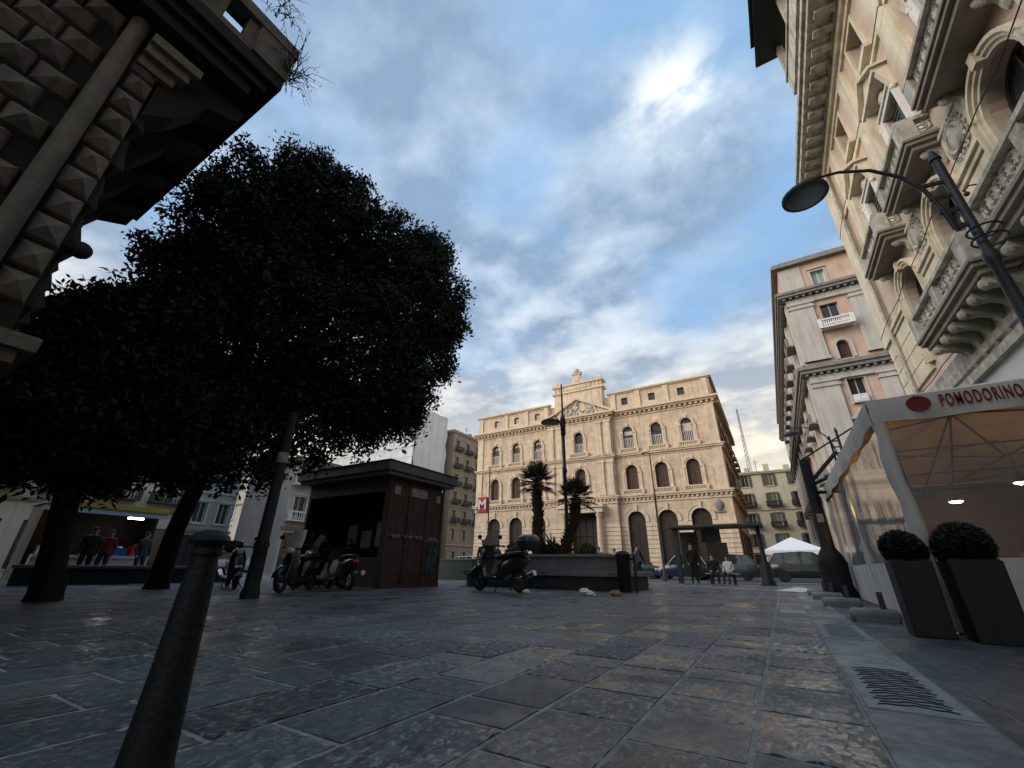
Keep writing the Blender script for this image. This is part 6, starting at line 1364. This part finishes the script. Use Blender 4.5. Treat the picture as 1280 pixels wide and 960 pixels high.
# weights along the tent's edge
for i, (x, y, w) in enumerate(((0.93, 7.85, 0.27), (0.83, 10.7, 0.3), (0.78, 13.2, 0.3), (0.75, 15.2, 0.3))):
    q = thing('tent_weight', 'long low pale plastic weight beside the tent, %s' % ('nearest, beside the first planter', 'second along, before the bracket post', 'third along, under the bracket post', 'last one, beyond the bracket post')[i], 'weight', (x, y, 0), 0, 'weights holding the tent')
    b = MB(); b.lathe([(0.05, -w), (0.085, -w + .03), (0.09, 0), (0.085, w - .03), (0.05, w)], (0, 0, 0.075), 12, axis='x'); b.box(-w + .05, w - .05, -.1, .1, 0.0, .05); b.build('base', M['plasticpad'], q, smooth=50)
    b = MB(); b.box(0.08, 0.14, -.03, .03, 0.1, .36); b.build('strut', M['kioskroof'], q)
# planters with clipped balls
def potted(label, x0, x1, y0, y1, hgt, r):
    q = thing('potted_topiary', label, 'potted plant', ((x0 + x1) / 2, (y0 + y1) / 2, 0), 0, 'potted balls before the tent')
    a, c = (x1 - x0) / 2, (y1 - y0) / 2
    b = MB(); b.frustum((-a * .93, a * .93, -c * .93, c * .93, 0), (-a, a, -c, c, hgt)); b.build('pot', M['pot'], q, bevel=0.012)
    b = MB(); b.frustum((-a * .92, a * .92, -c * .92, c * .92, hgt + .001), (-a * .9, a * .9, -c * .9, c * .9, hgt + .015)); b.build('soil', M['soil'], q)
    b = MB(); C = Vector((0, 0, hgt + r * .6)); lump = [(Vector((random.gauss(0, 1), random.gauss(0, 1), random.gauss(0, 1))).normalized(), random.uniform(-.10, .10)) for _ in range(14)]
    for i in range(5200):
        d = Vector((random.gauss(0, 1), random.gauss(0, 1), random.gauss(0, 1))).normalized(); k = 1 + sum(a * max(0, d.dot(n)) ** 8 for n, a in lump); p = C + Vector((d.x * r, d.y * r, d.z * r * .95)) * (random.uniform(.84, 1.02) * k + (random.uniform(0, .09) if i % 40 == 0 else 0))
        q1 = Vector((random.gauss(0, 1), random.gauss(0, 1), random.gauss(0, 1))).normalized() * .019; w = q1.orthogonal().normalized() * .009
        b.add([p - q1, p + w, p + q1, p - w], [(0, 1, 2, 3)])
    b.ell((0, 0, hgt + r * .6), (r * .86, r * .86, r * .8), 14, 9); b.build('clipped_ball', M['topiary'], q)
potted('charcoal square planter with a clipped dark ball, nearer the gutter', 1.02, 1.36, 6.3, 6.68, 0.72, 0.205)
potted('charcoal square planter with a clipped dark ball, farther right before the red name sign', 1.43, 1.83, 6.1, 6.5, 0.72, 0.24)
# white gazebo
t = thing('white_gazebo', 'white pyramid-roofed gazebo beyond the black car', 'gazebo', (-0.95, 38.0, 0))
b = MB(); b.add([(0, 0, 2.0), (3.9, 0, 2.0), (3.9, 3.9, 2.0), (0, 3.9, 2.0), (1.95, 1.95, 3.0)], [(0, 1, 4), (1, 2, 4), (2, 3, 4), (3, 0, 4)]); b.box(0, 3.9, -0.02, 0.0, 1.72, 2.0); b.box(-0.02, 0, 0, 3.9, 1.72, 2.0); b.box(3.9, 3.92, 0, 3.9, 1.72, 2.0); b.build('roof', M['whitecanvas'], t)
for (x, y) in ((0.05, 0.05), (3.85, 0.05), (0.05, 3.85), (3.85, 3.85)): b = MB(); b.box(x - .03, x + .03, y - .03, y + .03, 0, 2.0); b.build('leg', M['signwhite'], t)

# ------------------------------------------------------------------ buildings farther off
def block(name, label, loc, U, N, w, d, h, wallm, cols, rows, ww, wh, z0, dz, pane='glass', frame='greystone', balc=None, corn='greydark', balrows=(), margin=1.6, roofbits=True, shut=None):
    """plain street building: front of length w along U, depth d, windows in openings, cornices, balconies"""
    T = fac(U, N); t = thing(name, label, 'building', loc)
    us = [margin + (w - 2 * margin) * i / max(1, cols - 1) for i in range(cols)] if cols > 1 else [w / 2]
    zs = [z0 + dz * k for k in range(rows)]; hs = [rect(u - ww / 2, u + ww / 2, z, z + wh) for u in us for z in zs]
    gr = [rect(u - ww * .8, u + ww * .8, 0.1, min(3.4, z0 - 1.2)) for u in us] if z0 > 4 else []
    b = MB(T); wall_sheet(b, rect(0, w, 0, h), hs + gr, 0.3); b.box(0, w, -d, -0.31, 0, h); b.build('wall', M[wallm], t)
    b = MB(T)
    for (za, zb, p) in ((h - .5, h - .25, .35), (h - .25, h, .5), (z0 - .9, z0 - .65, .2), (z0 + dz * 2 - .8, z0 + dz * 2 - .6, .18)): b.mark(); b.box(-p, w + p, -d if p > .3 else 0.0, p, za, zb)
    b.build_each('cornice', M[corn], t)
    wm = window_meshes(T, name + '_window', ww, wh, False, M[frame], M[pane], 1, False)
    sb = MB(T); ustrip(sb, ww, wh, .14, 0, .07, False); sb.box(-ww / 2 - .25, ww / 2 + .25, 0, .2, wh + .14, wh + .28); sb.box(-ww / 2 - .2, ww / 2 + .2, 0, .14, -.14, 0); sm = sb.mesh('window_surround', M[frame])
    bm_ = balustrade(T, ww + 1.1, .95, 9, .8, M[balc]) if balc else None
    for u in us:
        for k, z in enumerate(zs):
            o = put_window(t, T, wm, u, z, -.22); inst('window_surround', sm, o, T((0, .22, 0)))
            if balc and k in balrows: inst('balcony', bm_, t, T((u, 0, z - .16)))
            if shut and k in shut:
                s = MB(T); s.box(-ww / 2 - .5, -ww / 2 - .02, .08, .13, 0, wh); s.box(ww / 2 + .02, ww / 2 + .5, .08, .13, 0, wh); s.build('shutters', M['shade_green'], o, T((0, .22, 0)))
    if gr:
        gm = window_meshes(T, name + '_shop', ww * 1.6, min(3.4, z0 - 1.2) - .1, False, M['iron'], M['glass'], 1, True)
        for u in us: put_window(t, T, gm, u, .1, -.25, 'shop_front')
    if roofbits:
        b = MB(T)
        for i in range(3): u = w * (.2 + .3 * i); b.mark(); b.box(u - .5, u + .5, -3.2, -2.2, h, h + 1.3 + .5 * (i % 2)); 
        b.build_each('chimney', M[wallm], t); b = MB(T)
        b.tube([(w * .35, -1.5, h), (w * .35, -1.5, h + 2.6)], .05, 5); b.box(w * .35 - .6, w * .35 + .6, -1.52, -1.48, h + 2.2, h + 2.26); b.box(w * .35 - .4, w * .35 + .4, -1.52, -1.48, h + 1.8, h + 1.86)
        b.build('aerial', M['greyiron'], t)
    return t
block('apartment_block', 'tall tan apartment block with small iron balconies between the scaffold and the stone palace', (-56, 68.2, 0), (0, 1, 0), (1, 0, 0), 18, 16, 28.2, 'apt', 5, 6, 1.3, 2.2, 5.4, 3.7, balc='greyiron', balrows=(1, 2, 3, 4, 5), frame='aptpale', corn='aptpale')
b = MB(); rr = thing('scaffolded_building', 'building wrapped in pale scaffold sheeting rising behind the kiosk roof', 'building', (-57, 57.5, 0))
def crease(b, p, q, z1, nu, nz, o):
    p = Vector(p); q = Vector(q); o = Vector(o); P = []
    for i in range(nu + 1):
        for k in range(nz + 1): P.append(p.lerp(q, i / nu) + o * (0.25 * math.sin(i * 2.1 + k) * math.cos(k * 1.3) + (0.18 if k % 2 else 0)) + Vector((0, 0, z1 * k / nz)))
    b.add(P, [(i * (nz + 1) + k, (i + 1) * (nz + 1) + k, (i + 1) * (nz + 1) + k + 1, i * (nz + 1) + k + 1) for i in range(nu) for k in range(nz)])
crease(b, (-26, 0, 0), (0, 0, 0), 30.5, 26, 15, (0, -1, 0)); crease(b, (0, 0, 0), (0, 9.5, 0), 30.5, 10, 15, (1, 0, 0)); b.build('sheeting', M['sheet'], rr, smooth=80)
b = MB(); b.box(-26, -.8, .8, 9.4, 0, 30.2); b.box(-5, -2, 2, 5, 30.2, 31.6); b.build('wall', M['aptpale'], rr)
b = MB()
for z in range(2, 31, 2): b.tube([(-26, -.45, z), (.3, -.45, z)], .04, 4)
for k in range(14): b.tube([(-26 + 2 * k, -.45, 0), (-26 + 2 * k, -.45, 31.4)], .04, 4)
for k in range(5): b.tube([(.42, 2 * k + .5, 0), (.42, 2 * k + .5, 31.4)], .04, 4)
b.box(-.5, .25, 3.9, 4.7, 26.5, 27.4); b.build('scaffold_tubes', M['chrome'], rr)
block('yellow_house', 'pale yellow house with dark shutters closing the street beyond the cars', (-4.6, 95, 0), (1, 0, 0), (0, -1, 0), 11.5, 14, 18.6, 'yellowbld', 3, 4, 1.3, 2.3, 4.6, 3.7, balc='greyiron', balrows=(1, 2), frame='yellowbld', corn='yellowbld', shut=(0, 1, 2, 3))
block('street_house', 'cream house with stone window frames seen under the big tree behind the market stall', (-47, -2, 0), (0, 1, 0), (1, 0, 0), 20.5, 14, 20, 'yellowbld', 6, 4, 1.5, 2.8, 5.6, 4.1, balc='greyiron', balrows=(0,), frame='marble')
block('grey_house', 'cool grey-green fronted house behind the trunk of the big tree', (-50, 20.2, 0), (0, 1, 0), (1, 0, 0), 4.2, 14, 14, 'greyfront', 2, 3, 1.1, 2.0, 4.4, 3.1, margin=1.0, frame='marble')
block('far_street_house', 'distant pale house on the right side of the street glimpsed beside the tapered pole', (-62, 36.5, 0), (-1, 0, 0), (0, -1, 0), 30, 14, 15, 'aptpale', 8, 4, 1.2, 1.9, 4.2, 3.0, frame='marble')
block('far_street_house', 'distant tall cream block in the gap left of the tapered pole', (-120, 50, 0), (0, 1, 0), (1, 0, 0), 22, 20, 20, 'yellowbld', 7, 6, 1.3, 1.9, 4.2, 2.7, frame='marble')
block('far_street_house', 'distant light house with a balcony front left of the kiosk edge', (-40, 24.2, 0), (0, 1, 0), (1, 0, 0), 5, 8, 10.5, 'greystone', 2, 2, 1.3, 2.2, 4.6, 3.4, balc='white', balrows=(0, 1), margin=1.3, frame='marble', roofbits=False)
block('rear_house', 'far grey apartment house at the end of the side road between scaffold and kiosk', (-70, 100, 0), (1, 0, 0), (0, -1, 0), 24, 12, 20, 'aptpale', 6, 5, 1.3, 2.0, 4.6, 3.2, frame='marble')
t = thing('roof_mast', 'thin lattice mast above the right edge of the stone palace', 'mast', (-1.6, 92, 18)); b = MB()
for (x, y) in ((-.3, -.3), (.3, -.3), (0, .3)): b.tube([(x, y, 0), (x * .3, y * .3, 13)], .05, 4)
for k in range(12): b.tube([(-.3 + .02 * k, -.3, k), (.3 - .02 * k, -.3, k + 1)], .03, 4)
b.build('lattice', M['graffiti'], t)
# market stall under the trees
t = thing('market_stall', 'small lit market stall with a yellow-edged awning under the trees', 'stall', (-23.6, 5.0, 0))
b = MB(); b.box(-1.6, .5, -.3, 3.6, 2.62, 2.7); b.add([(.5, -.3, 2.62), (.5, 3.6, 2.62), (.9, 3.8, 2.35), (.9, -.5, 2.35)], [(0, 1, 2, 3)]); b.build('awning', M['greenpaint'], t)
b = MB(); b.box(.502, .53, -.3, 3.6, 2.6, 2.78); b.build('yellow_edge', mat('yellow_trim', (0.5, 0.42, 0.05), rough=0.6), t)
b = MB(); b.box(-1.5, -1.4, -.2, 3.5, 0, 2.6); b.box(-1.5, 0, -.2, -.1, 0, 2.6); b.box(-1.5, 0, 3.4, 3.5, 0, 2.6); b.build('walls', M['kioskdark'], t)
b = MB(); b.box(-.3, .6, -.1, 3.4, .75, .85); b.box(-.3, .5, -.1, 3.4, 0, .75); b.build('counter', M['marble'], t)
for (y, m, z) in ((.5, 'stallbulb', 2.45), (2.6, 'coolbulb', 2.3)):
    b = MB(); b.box(.1, .3, y - .25, y + .25, z, z + .07); b.build('strip_lamp', M[m], t)
for i, (y, m, lab) in enumerate(((.2, 'signwhite', 'white printed bag at the left end of the stall counter'), (.75, 'wood', 'brown crate on the stall counter under the warm lamp'), (2.0, 'cloth_green', 'green crate on the stall counter'), (2.45, 'cloth_blue', 'bright blue crate on the stall counter'), (3.0, 'metrored', 'red box at the right end of the stall counter'))):
    q = thing('goods_crate', lab, 'crate', (-23.5, 5.0 + y, .851), 0, 'goods on the market stall'); b = MB(); hgt = .3 + .12 * (i % 3)
    b.box(-.2, .2, -.2, .2, 0, .03); [b.box(a[0], a[1], a[2], a[3], .03, hgt) for a in ((-.2, -.18, -.2, .2), (.18, .2, -.2, .2), (-.18, .18, -.2, -.18), (-.18, .18, .18, .2))]; b.build('box', M[m], q)
    b = MB(); [b.ell((random.uniform(-.13, .13), random.uniform(-.13, .13), hgt), (.07, .07, .06), 7, 5) for _ in range(8)]; b.build('goods', M[('cardboard', 'signwhite', 'cloth_red', 'signwhite', 'cardboard')[i]], q)
t = thing('low_wall', 'long low dark stone bench wall under the trees', 'bench', (-17.8, 3.6, 0))
b = MB(); b.box(-.22, .22, 0, 5.4, 0, .42); b.build('base', M['planterdark'], t); b = MB(); b.box(-.27, .27, -.05, 5.45, .42, .52); b.build('seat', M['planter'], t, bevel=.02)
t = thing('railing_box', 'dark green street cabinet between the kiosk and the planter', 'cabinet', (-14.2, 19.0, 0))
b = MB(); b.box(-1.6, .6, -.25, .25, 0, .95); b.build('body', M['greenpaint'], t, bevel=.02); b = MB(); b.box(-1.65, .65, -.3, .3, .951, 1.0); b.build('lid', M['planter'], t)

# ------------------------------------------------------------------ camera
R = Matrix(((0.8579136756265464, 0.1996868038096272, 0.47340184363523996), (0.5136575895951567, -0.3545601060922321, -0.7813085253721211), (0.011832405682797075, 0.913461718711934, -0.4067526061669392)))
cd = bpy.data.cameras.new('camera'); cam = bpy.data.objects.new('camera', cd); COL.objects.link(cam)
cam.matrix_world = Matrix.Translation((0, 0, 0.6)) @ R.to_4x4()
cd.sensor_width = 36; cd.lens = 36 * 515.642 / 1280; cd.clip_start = 0.05; cd.clip_end = 2000; SC.camera = cam

# ------------------------------------------------------------------ light
SUN_EL, SUN_AZ = math.radians(30), math.radians(228)      # azimuth clockwise from +Y
sd = Vector((math.sin(SUN_AZ) * math.cos(SUN_EL), math.cos(SUN_AZ) * math.cos(SUN_EL), math.sin(SUN_EL)))
ld = bpy.data.lights.new('sun', 'SUN'); ld.energy = 1.75; ld.angle = math.radians(50); ld.color = (1.0, 0.925, 0.83)
lo = bpy.data.objects.new('sun', ld); COL.objects.link(lo); lo.rotation_euler = (-sd).to_track_quat('-Z', 'Y').to_euler(); lo.location = sd * 60 + Vector((0, 0, 20))
w = bpy.data.worlds.new('World'); SC.world = w; w.use_nodes = True
nt = w.node_tree; N = nt.nodes; L = nt.links; bg = N['Background']
def mth(op, a, b=None, c=None, clamp=False):
    n = N.new('ShaderNodeMath'); n.operation = op; n.use_clamp = clamp
    for i, v in enumerate((a, b, c)):
        if v is None: continue
        if isinstance(v, (int, float)): n.inputs[i].default_value = v
        else: L.new(v, n.inputs[i])
    return n.outputs[0]
def rng(v, a, b, c, d):
    n = N.new('ShaderNodeMapRange'); n.interpolation_type = 'SMOOTHSTEP'
    for i, q in enumerate((a, b, c, d)): n.inputs[i + 1].default_value = q
    L.new(v, n.inputs[0]); return n.outputs[0]
def mixc(f, a, b):
    n = N.new('ShaderNodeMix'); n.data_type = 'RGBA'
    if isinstance(f, (int, float)): n.inputs[0].default_value = f
    else: L.new(f, n.inputs[0])
    for i, v in ((6, a), (7, b)):
        if isinstance(v, tuple): n.inputs[i].default_value = (*v, 1)
        else: L.new(v, n.inputs[i])
    return n.outputs[2]
sky = N.new('ShaderNodeTexSky'); sky.sky_type = 'NISHITA'; sky.sun_disc = False; sky.sun_elevation = SUN_EL; sky.sun_rotation = SUN_AZ; sky.altitude = 0; sky.air_density = 1.0; sky.dust_density = 2.0; sky.ozone_density = 2.0
tc = N.new('ShaderNodeTexCoord'); sp = N.new('ShaderNodeSeparateXYZ'); L.new(tc.outputs['Generated'], sp.inputs[0])
zc = mth('MAXIMUM', sp.outputs[2], 0.0); den = mth('ADD', zc, 0.16)
cb = N.new('ShaderNodeCombineXYZ'); L.new(mth('DIVIDE', sp.outputs[0], den), cb.inputs[0]); L.new(mth('DIVIDE', sp.outputs[1], den), cb.inputs[1])
def noise(scale, detail, rough, loc, dist=0.0, st=(1, 1, 1), rot=0.0):
    mp = N.new('ShaderNodeMapping'); mp.inputs['Location'].default_value = loc; mp.inputs['Scale'].default_value = st; mp.inputs['Rotation'].default_value = (0, 0, rot); L.new(cb.outputs[0], mp.inputs[0])
    n = N.new('ShaderNodeTexNoise'); n.inputs['Scale'].default_value = scale; n.inputs['Detail'].default_value = detail; n.inputs['Roughness'].default_value = rough; n.inputs['Distortion'].default_value = dist
    L.new(mp.outputs[0], n.inputs['Vector']); return n.outputs['Fac']
n1 = noise(1.6, 9, 0.5, (3.1, 0.4, 0), 0.0, (1, 1.1, 1), 0.5)
n3 = noise(7.5, 6, 0.55, (4.4, 2.2, 0))
n2 = noise(3.0, 8, 0.5, (1.7, 5.2, 0), 0.0, (1, 1.2, 1), 0.4)
cover = rng(n1, 0.32, 0.54, 0.0, 1.0)
light = mth('MULTIPLY_ADD', rng(n3, 0.38, 0.66, -0.5, 0.5), 0.35, rng(n2, 0.38, 0.70, 0.0, 1.0), True)
K = 10.0
def k(c): return tuple(q * K for q in c)
blue = mixc(0.8, sky.outputs[0], k((0.20, 0.36, 0.575)))
cloud = mixc(light, k((0.175, 0.24, 0.335)), k((0.36, 0.45, 0.555)))
col = mixc(mth('MULTIPLY', cover, 0.86), blue, cloud)
hz = rng(sp.outputs[2], 0.60, 0.16, 0.0, 1.0)
warm = mixc(light, k((0.36, 0.365, 0.365)), k((0.86, 0.75, 0.55)))
col = mixc(mth('MULTIPLY', hz, 0.95), col, warm)
hz2 = rng(sp.outputs[2], 0.36, 0.10, 0.0, 1.0)
col = mixc(mth('MULTIPLY', hz2, 0.55), col, k((0.80, 0.69, 0.50)))
def glow(d, p, amt, c, mod=None):
    vm = N.new('ShaderNodeVectorMath'); vm.operation = 'DOT_PRODUCT'; vm.inputs[1].default_value = Vector(d).normalized(); L.new(tc.outputs['Generated'], vm.inputs[0])
    f = mth('MULTIPLY', mth('POWER', mth('MAXIMUM', vm.outputs['Value'], 0.0), p), amt)
    if mod is not None: f = mth('MULTIPLY', f, mod)
    return mixc(mth('MINIMUM', f, 1.0), globals()['col'], c)
col = glow((0.0, 0.57, 0.82), 260, 0.95, k((0.74, 0.76, 0.75)), mth('MULTIPLY', rng(n3, 0.40, 0.62, 0.15, 1.0), rng(n2, 0.3, 0.55, 0.35, 1.0)))
col = glow((-0.35, 0.75, 0.52), 40, 0.35, k((0.70, 0.70, 0.68)), light)
L.new(col, bg.inputs[0]); bg.inputs[1].default_value = 0.1
# ------------------------------------------------------------------ render settings
SC.view_settings.view_transform = 'Standard'; SC.view_settings.look = 'None'; SC.view_settings.exposure = 0.75; SC.view_settings.gamma = 1.0; SC.view_settings.use_curve_mapping = False
SC.render.engine = 'CYCLES'; SC.cycles.use_denoising = True; SC.cycles.max_bounces = 6; SC.cycles.transparent_max_bounces = 12; SC.cycles.caustics_reflective = False; SC.cycles.caustics_refractive = False
